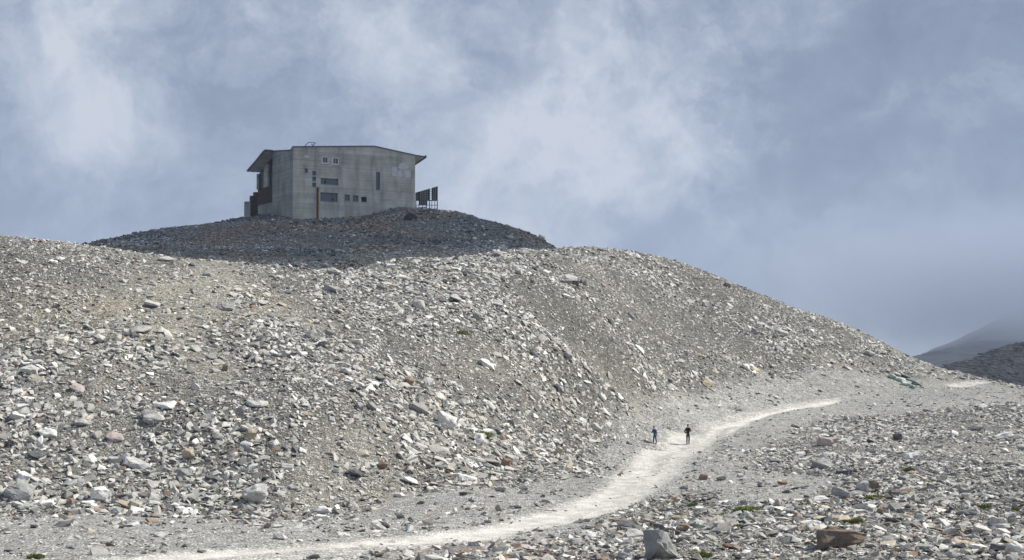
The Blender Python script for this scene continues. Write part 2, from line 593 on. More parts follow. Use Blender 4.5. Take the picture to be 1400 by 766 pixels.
M_SOIL = soil_material()
me.materials.append(M_SOIL)
g_obj = bpy.data.objects.new('ground', me)
COL.objects.link(g_obj)
tag(g_obj, 'grey stony mountainside with a pale vehicle track across it', 'ground', kind='structure')

# ------------------------------------------------------------------ rock materials


def rock_material(name, instanced):
    m, nt, p = base_mat(name)
    if instanced:
        a = NN(nt, 'ShaderNodeAttribute', attribute_name='tint', attribute_type='INSTANCER').outputs['Color']
    else:
        a = nt.nodes.new('ShaderNodeObjectInfo').outputs['Color']
    g = nt.nodes.new('ShaderNodeNewGeometry').outputs['Position']
    n = NN(nt, 'ShaderNodeTexNoise', ins={'Scale': 2.6, 'Detail': 7, 'Roughness': .68})
    w = NN(nt, 'ShaderNodeTexNoise', ins={'Scale': 14.0, 'Detail': 4, 'Roughness': .6})
    nt.links.new(g, n.inputs['Vector']); nt.links.new(g, w.inputs['Vector'])
    f = math_node(nt, 'MULTIPLY', ramp(nt, n.outputs[0], [(.28, .66), (.5, 1.0), (.72, 1.22)]), ramp(nt, w.outputs[0], [(.3, .8), (.7, 1.15)]))
    sc = NN(nt, 'ShaderNodeVectorMath', operation='SCALE')
    nt.links.new(a, sc.inputs[0]); nt.links.new(f, sc.inputs['Scale'])
    nt.links.new(sc.outputs[0], p.inputs['Base Color'])
    b = NN(nt, 'ShaderNodeBump', ins={'Strength': .55, 'Distance': .06})
    nt.links.new(math_node(nt, 'ADD', n.outputs[0], math_node(nt, 'MULTIPLY', w.outputs[0], .4)), b.inputs['Height'])
    nt.links.new(b.outputs[0], p.inputs['Normal'])
    return m


M_ROCK = rock_material('rock', False)
M_SCREE = rock_material('scree_rock', True)


def hull_rock(seed, npts, dims, boxy=0.55, name='rock', mat=M_ROCK, rough=0):
    r = random.Random(seed)
    bm = bmesh.new()
    for _ in range(npts):
        while True:
            p = Vector((r.uniform(-1, 1), r.uniform(-1, 1), r.uniform(-1, 1)))
            if p.length > .2:
                break
        m = max(abs(p.x), abs(p.y), abs(p.z))
        p = p / m * boxy + p.normalized() * (1 - boxy)
        sk = r.uniform(.82, 1.0)
        bm.verts.new((p.x * dims[0] / 2 * sk, p.y * dims[1] / 2 * sk, p.z * dims[2] / 2 * sk))
    ret = bmesh.ops.convex_hull(bm, input=bm.verts)
    junk = [g for g in ret['geom_interior'] + ret['geom_unused'] if isinstance(g, bmesh.types.BMVert)]
    bmesh.ops.delete(bm, geom=list(set(junk)), context='VERTS')
    if rough:
        # broken, weathered faces: split the hull and push the new points about
        for _ in range(rough):
            bmesh.ops.subdivide_edges(bm, edges=bm.edges, cuts=1, use_grid_fill=True)
            bmesh.ops.triangulate(bm, faces=bm.faces)
        big_ = max(dims)
        for v in bm.verts:
            q_ = v.co / big_
            d_ = mnoise.noise(q_ * 3.1 + Vector((seed, 0, 0))) * .10 + mnoise.noise(q_ * 8.0 + Vector((0, seed, 0))) * .045
            lay_ = mnoise.noise(Vector((seed * 1.7, q_.z * 14, q_.x * 2))) * .035
            n_ = v.co.normalized()
            v.co += (n_ * d_ + Vector((n_.x, n_.y, 0)) * lay_) * min(big_, dims[2] * 2.2)
    bmesh.ops.recalc_face_normals(bm, faces=bm.faces)
    mesh = bpy.data.meshes.new(name)
    bm.to_mesh(mesh)
    bm.free()
    mesh.materials.append(mat)
    return mesh


TINT = {'white': (.66, .65, .62), 'pale': (.46, .45, .425), 'grey': (.30, .30, .29), 'dark': (.13, .132, .14), 'rust': (.265, .185, .14), 'tan': (.44, .38, .29),
        'brown': (.21, .165, .13), 'pink': (.45, .385, .355), 'green': (.27, .31, .28), 'slate': (.155, .16, .165), 'lslate': (.27, .28, .285)}

# ------------------------------------------------------------------ scree: small stones that nobody could count
protos = bpy.data.collections.new('stone_shapes')
for k in range(16):
    r = random.Random(100 + k)
    flat = r.uniform(.10, .28) if k < 12 else r.uniform(.32, .55)
    mesh = hull_rock(300 + k, r.choice((10, 12, 14)), (1.0, r.uniform(.4, .85), flat), .7, 'stone', M_SCREE)
    protos.objects.link(bpy.data.objects.new('stone', mesh))
N_PROTO = 16


def normals(x, y, e=1.0):
    dx = (height(x + e, y) - height(x - e, y)) / (2 * e)
    dy = (height(x, y + e) - height(x, y - e)) / (2 * e)
    n = np.c_[-dx, -dy, np.ones_like(dx)]
    return n / np.linalg.norm(n, axis=1)[:, None]


def eulers(x, y, tilt, yaw):
    n = normals(x, y)
    n = n + tilt * rng.normal(size=n.shape)
    n[:, 2] = np.maximum(n[:, 2], .2)
    n /= np.linalg.norm(n, axis=1)[:, None]
    t = np.c_[np.cos(yaw), np.sin(yaw), np.zeros_like(yaw)]
    t -= (t * n).sum(1)[:, None] * n
    t /= np.linalg.norm(t, axis=1)[:, None]
    b = np.cross(n, t)
    ry = np.arcsin(np.clip(-t[:, 2], -1, 1))
    rx = np.arctan2(b[:, 2], n[:, 2])
    rz = np.arctan2(t[:, 1], t[:, 0])
    return np.c_[rx, ry, rz], n


def wedge(n, ya, yb):
    """points spread evenly over the part of the mountainside the valley side shows, with a margin"""
    k = .42
    y = np.sqrt(rng.uniform(ya ** 2, yb ** 2, n))
    x = rng.uniform(-1, 1, n) * (y * k + 6)
    ok = (x > X0 + 3) & (x < X1 - 3)
    return x[ok], y[ok]


def wedge_area(ya, yb):
    return .42 * (yb ** 2 - ya ** 2) + 12 * (yb - ya)


def rubble(x, y):
    """how thickly the stones lie"""
    trk, road, grav, mound = masks(x, y)
    pat = pattern(x, y)
    # same field as the soil: sandy where it is high
    d = 1.0 - .76 * sstep(-.05, .38, pat)
    d = d * (1 - .9 * grav) * (1 - .97 * road)
    return d, grav, road, mound, trk


PAL = [((.66, .65, .615), 12), ((.51, .498, .46), 33), ((.40, .39, .36), 29), ((.275, .268, .25), 14), ((.15, .15, .15), 6), ((.45, .41, .34), 5), ((.285, .21, .16), 1.2), ((.36, .385, .36), 3)]
pal_c = np.array([c for c, w in PAL])
pal_w = np.array([w for c, w in PAL], float)
PAL_FG = np.array([9, 17, 21, 22, 13, 9, 8, 5.0])


def tints(x, y, mound):
    n = len(x)
    warm = sstep(-.1, .35, fbm(x + 300, y, 11, 2)) * sstep(125, 75, y)
    pick_a = rng.choice(len(PAL), n, p=pal_w / pal_w.sum())
    pick_b = rng.choice(len(PAL), n, p=PAL_FG / PAL_FG.sum())
    use_b = rng.random(n) < np.clip(warm + .25 * (y < 100) + .55 * ((x > 4) & (y < 105)), 0, 1)
    c = pal_c[np.where(use_b, pick_b, pick_a)] * rng.uniform(.82, 1.15, (n, 1))
    sl_ = np.array([.205, .204, .20]) * rng.uniform(.35, 1.9, (n, 1)) * np.where(rng.random((n, 1)) < .07, 1.8, 1)
    wm = fbm(x + 500, y + 120, 7, 3)
    sl_ = sl_ * (1 + np.c_[.38 * wm, .04 * wm, -.34 * wm]) * (1 + .7 * fbm(x, y + 900, 8, 3))[:, None]
    return c * (1 - mound[:, None]) + sl_ * mound[:, None]


BIG = []          # candidates for single rocks
pts, scl, eul, tin = [], [], [], []
SIZES = [(.13, .30, 14.0, 50, 128, .12), (.22, .46, 11.0, 50, 218, .16), (.28, .5, 3.6, 218, 250, .16), (.45, .85, 2.0, 50, 255, .22), (.28, .62, 5.0, 52, 112, .1), (.5, .98, 1.5, 52, 108, .1), (.8, 1.15, .10, 50, 255, .3), (1.1, 1.6, .009, 50, 250, .3)]
for (s0, s1, dens, ya, yb, gmin) in SIZES:
    n = int(dens * wedge_area(ya, yb))
    x, y = wedge(n, ya, yb)
    d, grav, road, mound, trk = rubble(x, y)
    d = np.maximum(d, gmin * .35 * grav * (1 - road) * (s1 < .6) * np.where((y < 104) & (s1 > .35), .04, 1) + .02 * (s1 < .35))
    d = np.maximum(d, .8 * mound)
    near = sstep(105, 70, y) * (1 - grav)                  # the foot of the slope and the near field hold the coarse blocks
    d = d * (1 + (.9 * near if s1 > .6 else 0))
    d = np.maximum(d, .7 * near)
    if s0 >= .75:
        d = d * (grav < .35)
    d = d * (.62 + .85 * sstep(-.2, .25, fbm(x + 11, y + 77, 3.0, 3)))
    keep = rng.random(len(x)) < d
    x, y, mound = x[keep], y[keep], mound[keep]
    z = height(x, y)
    s = s0 + (s1 - s0) * rng.random(len(x)) ** 1.8
    s = s * (.72 + .45 * sstep(-.25, .3, fbm(x + 200, y + 40, 9, 3)))
    if s0 >= .75:
        for a in zip(x, y, z, s, mound):
            BIG.append(a)
        continue
    e, nrm = eulers(x, y, .36, rng.uniform(0, 2 * math.pi, len(x)))
    pts.append(np.c_[x, y, z + s * rng.uniform(-.02, .12, len(x))])
    scl.append(np.c_[s, s * rng.uniform(.75, 1.2, len(x)), s * rng.uniform(.7, 1.25, len(x))])
    eul.append(e)
    tin.append(tints(x, y, mound))


def project(x, y, z):
    c, s = math.cos(PITCH), math.sin(PITCH)
    dep, upc = y * c + z * s, -y * s + z * c
    return W_PX / 2 + F_PX * x / dep, H_PX / 2 - F_PX * upc / dep


# ------------------------------------------------------------------ the rocks one can single out, each read off the photograph
# px, py (where it meets the scree), width px, height px, tint, round or slab, yaw, label
ROCKS = [
    (225, 358, 24, 11, 'pale', 's', 20, 'pale slab with a shadowed front tilted on the near crest below the dark mound'),
    (207, 422, 27, 12, 'pale', 's', -15, 'pale slab jutting over a dark hollow in the sandy patch of the upper slope'),
    (191, 458, 30, 12, 'pale', 's', 30, 'large flat diamond-shaped grey slab lying below the jutting slab'),
    (158, 484, 20, 9, 'pale', 's', -20, 'small pale slab lower left of the diamond-shaped slab'),
    (285, 379, 20, 9, 'grey', 's', 10, 'low grey slab with a dark edge just under the near crest'),
    (70, 361, 15, 7, 'white', 's', -25, 'narrow whitish slab high on the far left of the slope'),
    (29, 361, 15, 7, 'pale', 's', 0, 'flat pale stone high up by the left edge of the picture'),
    (356, 443, 15, 6, 'white', 's', 0, 'thin white slab on the slope under the left corner of the building'),
    (347, 490, 11, 8, 'white', 'b', 0, 'small bright white stone in the dark rubble tongue'),
    (307, 508, 9, 10, 'rust', 'b', 0, 'small orange-brown upright stone left of the rubble tongue'),
    (21, 501, 10, 7, 'pink', 'b', 0, 'small pinkish stone on the slope by the left edge'),
    (104, 537, 23, 10, 'pink', 's', -25, 'long pinkish pale slab on the left of the mid slope'),
    (224, 561, 34, 12, 'white', 's', -18, 'bright white elongated slab with a dark underside on the lower left slope'),
    (64, 600, 27, 14, 'white', 's', 10, 'broad white slab on the lower slope near the left edge'),
    (156, 607, 29, 11, 'pink', 's', -20, 'long pinkish slab right of the broad white slab'),
    (341, 605, 17, 18, 'tan', 'b', 0, 'rounded brown boulder with a shaded left side on the lower slope'),
    (256, 631, 17, 16, 'tan', 'b', 0, 'cream stone above the foot of the slope'),
    (185, 645, 42, 14, 'pale', 's', -15, 'wide grey slab lying above the foot of the slope'),
    (250, 655, 26, 16, 'grey', 's', 15, 'brownish grey ribbed slab right of the wide grey slab'),
    (290, 661, 21, 12, 'dark', 's', -20, 'dark slab leaning near the foot of the slope'),
    (392, 645, 19, 10, 'pale', 's', 0, 'pale slab on the lower slope above the big pale boulder'),
    (20, 688, 44, 22, 'grey', 'b', -5, 'big grey boulder with a shaded end at the left edge of the scree foot'),
    (135, 688, 29, 19, 'white', 'b', 0, 'bright white angular block at the foot of the slope'),
    (57, 694, 32, 11, 'white', 's', 5, 'flat white slab between the edge boulder and the white block'),
    (346, 692, 40, 27, 'pale', 'b', 10, 'big pale rounded boulder at the foot of the slope'),
    (170, 695, 30, 10, 'tan', 's', -10, 'flat tan slab at the gravel edge right of the white block'),
    (94, 694, 14, 12, 'rust', 'b', 0, 'rusty brown stone at the foot left of the white block'),
    (452, 400, 24, 13, 'grey', 's', -28, 'grey slab with a dark front under the crest below the building'),
    (571, 423, 19, 13, 'pale', 'b', 10, 'rounded grey boulder on the upper middle slope'),
    (488, 472, 15, 11, 'white', 'b', 20, 'bright white pointed stone on the middle slope'),
    (662, 502, 30, 14, 'white', 's', 10, 'big white-topped block with a black shaded side on the middle slope'),
    (409, 366, 17, 8, 'pink', 'b', 0, 'pinkish grey stone on the near crest below the building corner'),
    (534, 367, 15, 9, 'white', 's', 0, 'whitish block on the crest where the dark mound begins'),
    (477, 371, 13, 7, 'white', 's', 0, 'small white slab on the crest left of the whitish block'),
    (660, 408, 13, 7, 'dark', 's', 0, 'small dark stone on the upper slope above the green cushion'),
    (557, 528, 15, 11, 'rust', 'b', 0, 'rusty brown block in the coarse band of the middle slope'),
    (451, 530, 13, 9, 'white', 's', 0, 'white stone left of the rusty block on the middle slope'),
    (510, 529, 17, 8, 'white', 's', -10, 'flat white slab just left of the rusty block'),
    (763, 537, 19, 9, 'dark', 's', -20, 'dark flat rock right of centre on the middle slope'),
    (732, 491, 21, 6, 'dark', 's', -10, 'thin dark slab right of the white-topped block'),
    (670, 377, 17, 8, 'pale', 's', 10, 'pale slab just under the crest right of the mound foot'),
    (748, 458, 11, 7, 'white', 's', 0, 'small white stone above the thin dark slab'),
    (607, 586, 31, 19, 'white', 'b', 0, 'big smooth white boulder on the lower middle slope'),
    (675, 592, 21, 11, 'dark', 's', 5, 'dark slab beside the bright green cushion'),
    (634, 657, 36, 11, 'white', 's', 5, 'long white slab at the foot of the middle slope'),
    (560, 663, 27, 10, 'white', 's', -12, 'flat white slab at the foot left of the long white slab'),
    (441, 703, 28, 13, 'white', 's', -25, 'white slab with a dark hollow at the gravel edge'),
    (520, 641, 20, 13, 'rust', 's', -25, 'rust-coloured tilted slab above the foot of the slope'),
    (484, 656, 27, 15, 'dark', 's', -20, 'dark grey slab below the rust-coloured tilted slab'),
    (690, 641, 16, 14, 'rust', 'b', 0, 'rusty stone at the foot of the slope right of the long white slab'),
    (762, 624, 12, 14, 'tan', 'b', 0, 'cream upright stone near the gravel shoulder of the track'),
    (545, 680, 18, 10, 'white', 's', -30, 'tilted white slab at the gravel edge below the flat white slab'),
    (823, 548, 16, 10, 'white', 's', 5, 'white stone on the slope up left of the hikers'),
    (1133, 611, 28, 17, 'pink', 'b', -10, 'pinkish boulder in the rubble right of the track'),
    (1127, 643, 34, 17, 'grey', 'b', -10, 'grey boulder with a shaded face on the gravel flat'),
    (1156, 650, 25, 11, 'dark', 's', -8, 'dark flat rock touching the right of the grey boulder'),
    (1124, 688, 32, 15, 'white', 's', 20, 'square white-topped slab below the gravel flat'),
    (1152, 683, 28, 16, 'grey', 'b', -20, 'dark-faced block with a white rim beside the square slab'),
    (899, 768, 46, 40, 'grey', 'x', 38, 'biggest boulder with a white top and black front at the bottom edge'),
    (872, 738, 34, 16, 'pale', 's', 10, 'rounded pale rock just behind the biggest boulder'),
    (858, 766, 24, 17, 'pale', 'b', 0, 'pale block at the bottom edge left of the biggest boulder'),
    (930, 712, 26, 11, 'tan', 's', 0, 'flat tan-grey slab above the biggest boulder'),
    (912, 727, 28, 14, 'white', 's', -20, 'white slab between the flat tan-grey slab and the biggest boulder'),
    (935, 728, 20, 12, 'brown', 'b', 0, 'brown stone right of the white slab near the biggest boulder'),
    (957, 725, 22, 14, 'green', 's', -25, 'greenish grey stone right of the brown stone'),
    (958, 702, 17, 9, 'white', 'b', 0, 'pale rounded stone left of the large green cushion'),
    (1005, 752, 34, 11, 'rust', 's', -5, 'flat reddish brown slab in the near field'),
    (1154, 752, 62, 30, 'brown', 'x', 3, 'large brown-grey block with an undercut dark base in the near field'),
    (1097, 669, 21, 5, 'dark', 's', 0, 'thin dark slab lying on the gravel flat'),
    (1071, 664, 16, 8, 'brown', 's', 0, 'small dark brown rock at the edge of the gravel flat'),
    (962, 657, 13, 10, 'rust', 'b', 0, 'rusty stone right of the lower track'),
    (1069, 713, 20, 9, 'white', 's', -25, 'white tilted slab right of the large green cushion'),
    (1374, 600, 28, 11, 'white', 's', -20, 'bright white slab high by the right edge'),
    (1336, 590, 25, 9, 'dark', 's', 0, 'dark slab left of the bright white slab near the right edge'),
    (1181, 674, 18, 18, 'pale', 'b', 0, 'pale pointed slab standing between the rim block and the brown rocks'),
    (1195, 672, 18, 17, 'brown', 'b', 0, 'dark brown upright rock right of the pale pointed slab'),
    (1230, 678, 44, 10, 'brown', 's', 0, 'long low brown slab like a beam in the right field'),
    (1274, 672, 16, 11, 'dark', 'b', 0, 'dark rock at the right end of the long low brown slab'),
    (1303, 678, 18, 11, 'grey', 'b', 0, 'grey stone left of a twin in the right field'),
    (1322, 679, 19, 15, 'grey', 'b', 0, 'rounder grey twin stone with a shaded left side in the right field'),
    (1328, 706, 35, 15, 'grey', 's', -22, 'blue-grey slab sloping down to the right in the right field'),
    (1383, 708, 16, 8, 'white', 'b', 0, 'white rounded stone near the lower right edge'),
    (1278, 721, 19, 10, 'brown', 's', 0, 'dark red-brown block in the lower right field'),
    (1313, 750, 28, 12, 'tan', 'b', 0, 'tan lichen-covered rock in the lower right corner field'),
    (1376, 739, 12, 9, 'white', 'b', 0, 'small white stone in the lower right corner'),
    (1229, 603, 15, 11, 'dark', 'b', 0, 'dark rock in the rubble bank right of the pinkish boulder'),
    (1194, 620, 15, 10, 'pale', 's', 0, 'pale stone below the rubble bank right of the pinkish boulder'),
    (1236, 694, 20, 9, 'lslate', 's', 10, 'blue-grey slab below the long low brown slab'),
    (1153, 707, 13, 14, 'white', 's', -60, 'white upright sliver below the square white-topped slab'),
    (1205, 704, 12, 9, 'rust', 'b', 0, 'small rust-red stone in the near right field'),
    (825, 345, 18, 8, 'grey', 's', -20, 'dark slab tilted up on the skyline right of the mound'),
    (875, 357, 13, 5, 'grey', 's', -10, 'flat dark slab on the falling skyline'),
    (994, 393, 11, 7, 'grey', 'b', 0, 'small knob of rock halfway down the skyline'),
    (834, 443, 17, 6, 'dark', 's', -10, 'thin dark slab on the upper right slope'),
    (957, 490, 17, 8, 'tan', 's', -10, 'tan flat stone above the pale gravel slope'),
    (738, 330, 11, 9, 'pink', 'b', 0, 'reddish boulder on the right shoulder of the dark mound'),
    (540, 350, 18, 6, 'lslate', 's', 5, 'pale slab on the lower middle of the dark mound'),
    (463, 346, 14, 6, 'lslate', 's', -5, 'grey-green ledge stone on the dark mound under the building'),
]
n_single = 0
SPOTS = []


def place_rock(x, y, z, dims, tint, shape, yaw, seed, label, sink=.25):
    boxy = {'s': .62, 'b': .35, 'x': .85}[shape]
    ppx = dims[0] * F_PX / y
    mesh = hull_rock(seed, 26 if shape == 'b' else 18, dims, boxy, rough=0 if ppx < 13 else 1 if ppx < 22 else 2)
    name = 'boulder' if shape != 's' and dims[0] > .8 else 'stone_slab' if shape == 's' else 'stone'
    o = bpy.data.objects.new(name, mesh)
    n = Vector(normals(np.array([x]), np.array([y]))[0])
    if shape == 'x':
        n = (n + Vector((0, 0, 3))).normalized()
    t = Vector((math.cos(yaw), math.sin(yaw), 0))
    t = (t - t.dot(n) * n).normalized()
    b = n.cross(t)
    r = random.Random(seed + 5)
    tl = .05 if shape == 'x' else .16
    mt = Matrix((t, b, n)).transposed().to_4x4() @ Matrix.Rotation(r.uniform(-tl, tl), 4, 'X') @ Matrix.Rotation(r.uniform(-tl, tl), 4, 'Y')
    mt.translation = Vector((x, y, z)) + n * dims[2] * (.5 - sink)
    o.matrix_world = mt
    v = r.uniform(.9, 1.1)
    o.color = (*[c * v for c in TINT[tint]], 1)
    COL.objects.link(o)
    tag(o, kind='thing')
    tag(o, label, 'boulder' if name == 'boulder' else 'slab' if shape == 's' else 'stone', 'rocks lying loose on the mountainside')
    return o


for i, (px, py, w, h, tint, shape, yaw, label) in enumerate(ROCKS):
    q = ground(px, py - .5)
    k = 0
    while q is None and k < 30:
        k += 1
        q = ground(px, py + k)
    if q is None:
        continue
    s = q.y / F_PX
    wd = w * s * 1.08
    if shape == 's':
        dims = (wd, wd * .62, max(h * s * .75, .14))
    else:
        dims = (wd, wd * .85, h * s * 1.25)
    place_rock(q.x, q.y + dims[1] * .42, float(height(q.x, q.y + dims[1] * .42)), dims, tint, shape, R(yaw), 900 + i, label)
    SPOTS.append((px, py - h / 2, w, label))
    n_single += 1

# further large stones of the scatter: told apart by the landmark they lie next to
LAND = []
for (px, py, w, label) in SPOTS:
    short = label
    for cut in (' with ', ' lying ', ' on the ', ' at the ', ' in the ', ' near ', ' by ', ' below ', ' above ', ' right of ', ' left of ', ' between ', ' jutting ', ' tilted ', ' just ', ' leaning ', ' beside ', ' high ', ' touching ', ' sloping ', ' standing ', ' from '):
        k = short.find(cut)
        if k > 8:
            short = short[:k]
    LAND.append((px, py, short))
cnt = {}
for l in LAND:
    cnt[l[2]] = cnt.get(l[2], 0) + 1
LAND = [l for l in LAND if cnt[l[2]] == 1] + [(945, 595, 'hiker in black'), (895, 600, 'hiker in blue'), (435, 290, 'rusty downpipe of the building'), (580, 290, 'slatted screen beside the building')]
used = set()
cand = []
for (x, y, z, s, md) in BIG:
    px, py = project(x, y, z)
    if -20 < px < 1420 and 280 < py < 775:
        g = ground(px, py - 1)
        vis = g is not None and abs(g.y - y) < 3
    else:
        vis = False
    cand.append((s * F_PX / y if vis else 0, x, y, z, s, md, px, py))
cand.sort(reverse=True)
NAMES = {'white': 'whitish', 'pale': 'pale grey', 'grey': 'mid-grey', 'dark': 'dark', 'tan': 'tan', 'rust': 'rusty', 'slate': 'slate-dark', 'lslate': 'blue-grey'}
rest = []
n_auto = 0
for (ps, x, y, z, s, md, px, py) in cand:
    lab = None
    far_from_known = all(abs(px - a) > w * .7 + 4 or abs(py - b) > 14 for a, b, w, _ in SPOTS)
    if ps > 9 and n_auto < 185 and far_from_known:
        if md > .5:
            tint = rng.choice(['slate', 'slate', 'lslate'])
        else:
            tint = rng.choice(['white', 'pale', 'pale', 'grey', 'grey', 'dark', 'tan', 'rust'], p=[.2, .23, .2, .15, .1, .06, .05, .01])
        for l in sorted(LAND, key=lambda l: (l[0] - px) ** 2 + (l[1] - py) ** 2)[:7]:
            dx, dy = px - l[0], py - l[1]
            rel = ('right of' if dx > 0 else 'left of') if abs(dx) > abs(dy) else ('below' if dy > 0 else 'above')
            if rel in ('left of', 'right of') and abs(dy) > 12:
                rel = ('lower ' if dy > 0 else 'upper ') + rel
            key = (NAMES[tint], rel, l[2])
            if key not in used:
                used.add(key)
                lab = f'{NAMES[tint]} stone lying {rel} the {l[2]}'
                break
    if lab and len(lab.split()) <= 16:
        sh = rng.choice(['s', 's', 's', 'b'])
        dims = (s, s * rng.uniform(.55, .85), s * (rng.uniform(.2, .38) if sh == 's' else rng.uniform(.45, .65)))
        place_rock(x, y, z, dims, tint, sh, rng.uniform(0, 6.28), 3000 + n_auto, lab, .2)
        n_auto += 1
    else:
        rest.append((x, y, z, s, md))
rest = np.array(rest)
e, _ = eulers(rest[:, 0], rest[:, 1], .26, rng.uniform(0, 6.28, len(rest)))
pts.append(rest[:, :3] + np.c_[np.zeros((len(rest), 2)), rest[:, 3] * .05])
scl.append(np.c_[rest[:, 3], rest[:, 3] * .9, rest[:, 3] * .95])
eul.append(e)
tin.append(tints(rest[:, 0], rest[:, 1], rest[:, 4]))
pts, scl, eul, tin = map(np.vstack, (pts, scl, eul, tin))
pick = rng.integers(0, N_PROTO, len(pts))
print('scree stones', len(pts), 'single', n_single, 'auto', n_auto)


def scatter_group():
    ng = bpy.data.node_groups.new('scree_scatter', 'GeometryNodeTree')
    ng.interface.new_socket('Geometry', in_out='INPUT', socket_type='NodeSocketGeometry')
    ng.interface.new_socket('Geometry', in_out='OUTPUT', socket_type='NodeSocketGeometry')
    gi, go = ng.nodes.new('NodeGroupInput'), ng.nodes.new('NodeGroupOutput')
    ci = ng.nodes.new('GeometryNodeCollectionInfo')
    ci.inputs['Collection'].default_value = protos
    ci.inputs['Separate Children'].default_value = True
    ci.inputs['Reset Children'].default_value = True
    ip = ng.nodes.new('GeometryNodeInstanceOnPoints')
    ip.inputs['Pick Instance'].default_value = True

    def named(nm, typ):
        n = ng.nodes.new('GeometryNodeInputNamedAttribute')
        n.data_type = typ
        n.inputs['Name'].default_value = nm
        return n.outputs['Attribute']
    er = ng.nodes.new('FunctionNodeEulerToRotation')
    ng.links.new(named('rot', 'FLOAT_VECTOR'), er.inputs[0])
    ng.links.new(gi.outputs[0], ip.inputs['Points'])
    ng.links.new(ci.outputs[0], ip.inputs['Instance'])
    ng.links.new(named('pick', 'INT'), ip.inputs['Instance Index'])
    ng.links.new(er.outputs[0], ip.inputs['Rotation'])
    ng.links.new(named('scl', 'FLOAT_VECTOR'), ip.inputs['Scale'])
    ng.links.new(ip.outputs[0], go.inputs[0])
    return ng


SG = scatter_group()


def scree_object(name, label, sel):
    m = bpy.data.meshes.new(name)
    m.vertices.add(int(sel.sum()))
    m.vertices.foreach_set('co', pts[sel].ravel())
    for nm, typ, data, fld in (('rot', 'FLOAT_VECTOR', eul, 'vector'), ('scl', 'FLOAT_VECTOR', scl, 'vector'), ('pick', 'INT', pick, 'value')):
        m.attributes.new(nm, typ, 'POINT').data.foreach_set(fld, data[sel].ravel())
    m.attributes.new('tint', 'FLOAT_COLOR', 'POINT').data.foreach_set('color', np.c_[tin[sel], np.ones(int(sel.sum()))].ravel())
    m.update()
    o = bpy.data.objects.new(name, m)
    COL.objects.link(o)
    md = o.modifiers.new('scatter', 'NODES')
    md.node_group = SG
    tag(o, label, 'scree', kind='stuff')
    return o


px_, py_ = pts[:, 0], pts[:, 1]
mm = masks(px_, py_)[3] > .5
right_side = ~mm & (px_ > np.interp(py_, [60, 75, 90, 110, 130, 150, 170, 190, 240], [0, 3, 9, 8, 12, 18, 26, 38, 60]))
scree_object('mound_rubble', 'dark slate rubble covering the mound under the concrete building', mm)
scree_object('field_rubble', 'mixed pale and rusty stones strewn over the ground right of the track', right_side)
scree_object('slope_scree', 'pale grey angular scree covering the long slope left of the track', ~mm & ~right_side)
#BUILDING
# ------------------------------------------------------------------ materials of built things


def plain(name, col, rough=.7, var=.18, scale=3.0, metal=0.0, streak=0.0):
    m, nt, p = base_mat(name)
    p.inputs['Roughness'].default_value = rough
    p.inputs['Metallic'].default_value = metal
    co = nt.nodes.new('ShaderNodeTexCoord').outputs['Object']
    n = NN(nt, 'ShaderNodeTexNoise', ins={'Scale': scale, 'Detail': 6, 'Roughness': .65})
    nt.links.new(co, n.inputs['Vector'])
    f = ramp(nt, n.outputs[0], [(.3, 1 - var), (.7, 1 + var)])
    sc = NN(nt, 'ShaderNodeVectorMath', operation='SCALE')
    sc.inputs[0].default_value = col
    nt.links.new(f, sc.inputs['Scale'])
    nt.links.new(sc.outputs[0], p.inputs['Base Color'])
    return m


def concrete_material(name='board_formed_concrete', tone=(.50, .495, .45)):
    m, nt, p = base_mat(name)
    co = nt.nodes.new('ShaderNodeTexCoord').outputs['Object']

    def tex(sx, sz, scale, detail=5):
        mp = NN(nt, 'ShaderNodeMapping')
        mp.inputs['Scale'].default_value = (sx, sx, sz)
        nt.links.new(co, mp.inputs[0])
        n = NN(nt, 'ShaderNodeTexNoise', ins={'Scale': scale, 'Detail': detail, 'Roughness': .6})
        nt.links.new(mp.outputs[0], n.inputs['Vector'])
        return n.outputs[0]
    boards = tex(.05, 3.2, 1.0, 3)          # board marks running along the wall
    lifts = tex(.03, .8, 1.0, 2)
    runs = tex(.75, .14, 1.0, 7)            # water runs
    blot = tex(1, 1, .45, 6)
    f = math_node(nt, 'MULTIPLY', ramp(nt, boards, [(.3, .88), (.7, 1.1)]), ramp(nt, lifts, [(.35, .9), (.65, 1.1)]))
    f = math_node(nt, 'MULTIPLY', f, ramp(nt, runs, [(.3, .60), (.5, 1.0), (.75, 1.12)]))
    f = math_node(nt, 'MULTIPLY', f, ramp(nt, blot, [(.3, .72), (.5, 1.0), (.7, 1.18)]))
    sx_ = nt.nodes.new('ShaderNodeSeparateXYZ')
    nt.links.new(co, sx_.inputs[0])
    wv = math_node(nt, 'ADD', sx_.outputs[2], math_node(nt, 'MULTIPLY', blot, .05))
    fr_ = math_node(nt, 'FRACT', math_node(nt, 'DIVIDE', wv, 1.27))
    jn = math_node(nt, 'MULTIPLY', math_node(nt, 'LESS_THAN', fr_, .05), ramp(nt, runs, [(.35, .05), (.65, .30)]))
    f = math_node(nt, 'MULTIPLY', f, math_node(nt, 'SUBTRACT', 1.0, jn))
    sc = NN(nt, 'ShaderNodeVectorMath', operation='SCALE')
    sc.inputs[0].default_value = tone
    nt.links.new(f, sc.inputs['Scale'])
    nt.links.new(sc.outputs[0], p.inputs['Base Color'])
    b = NN(nt, 'ShaderNodeBump', ins={'Strength': .4, 'Distance': .03})
    nt.links.new(boards, b.inputs['Height'])
    nt.links.new(b.outputs[0], p.inputs['Normal'])
    return m


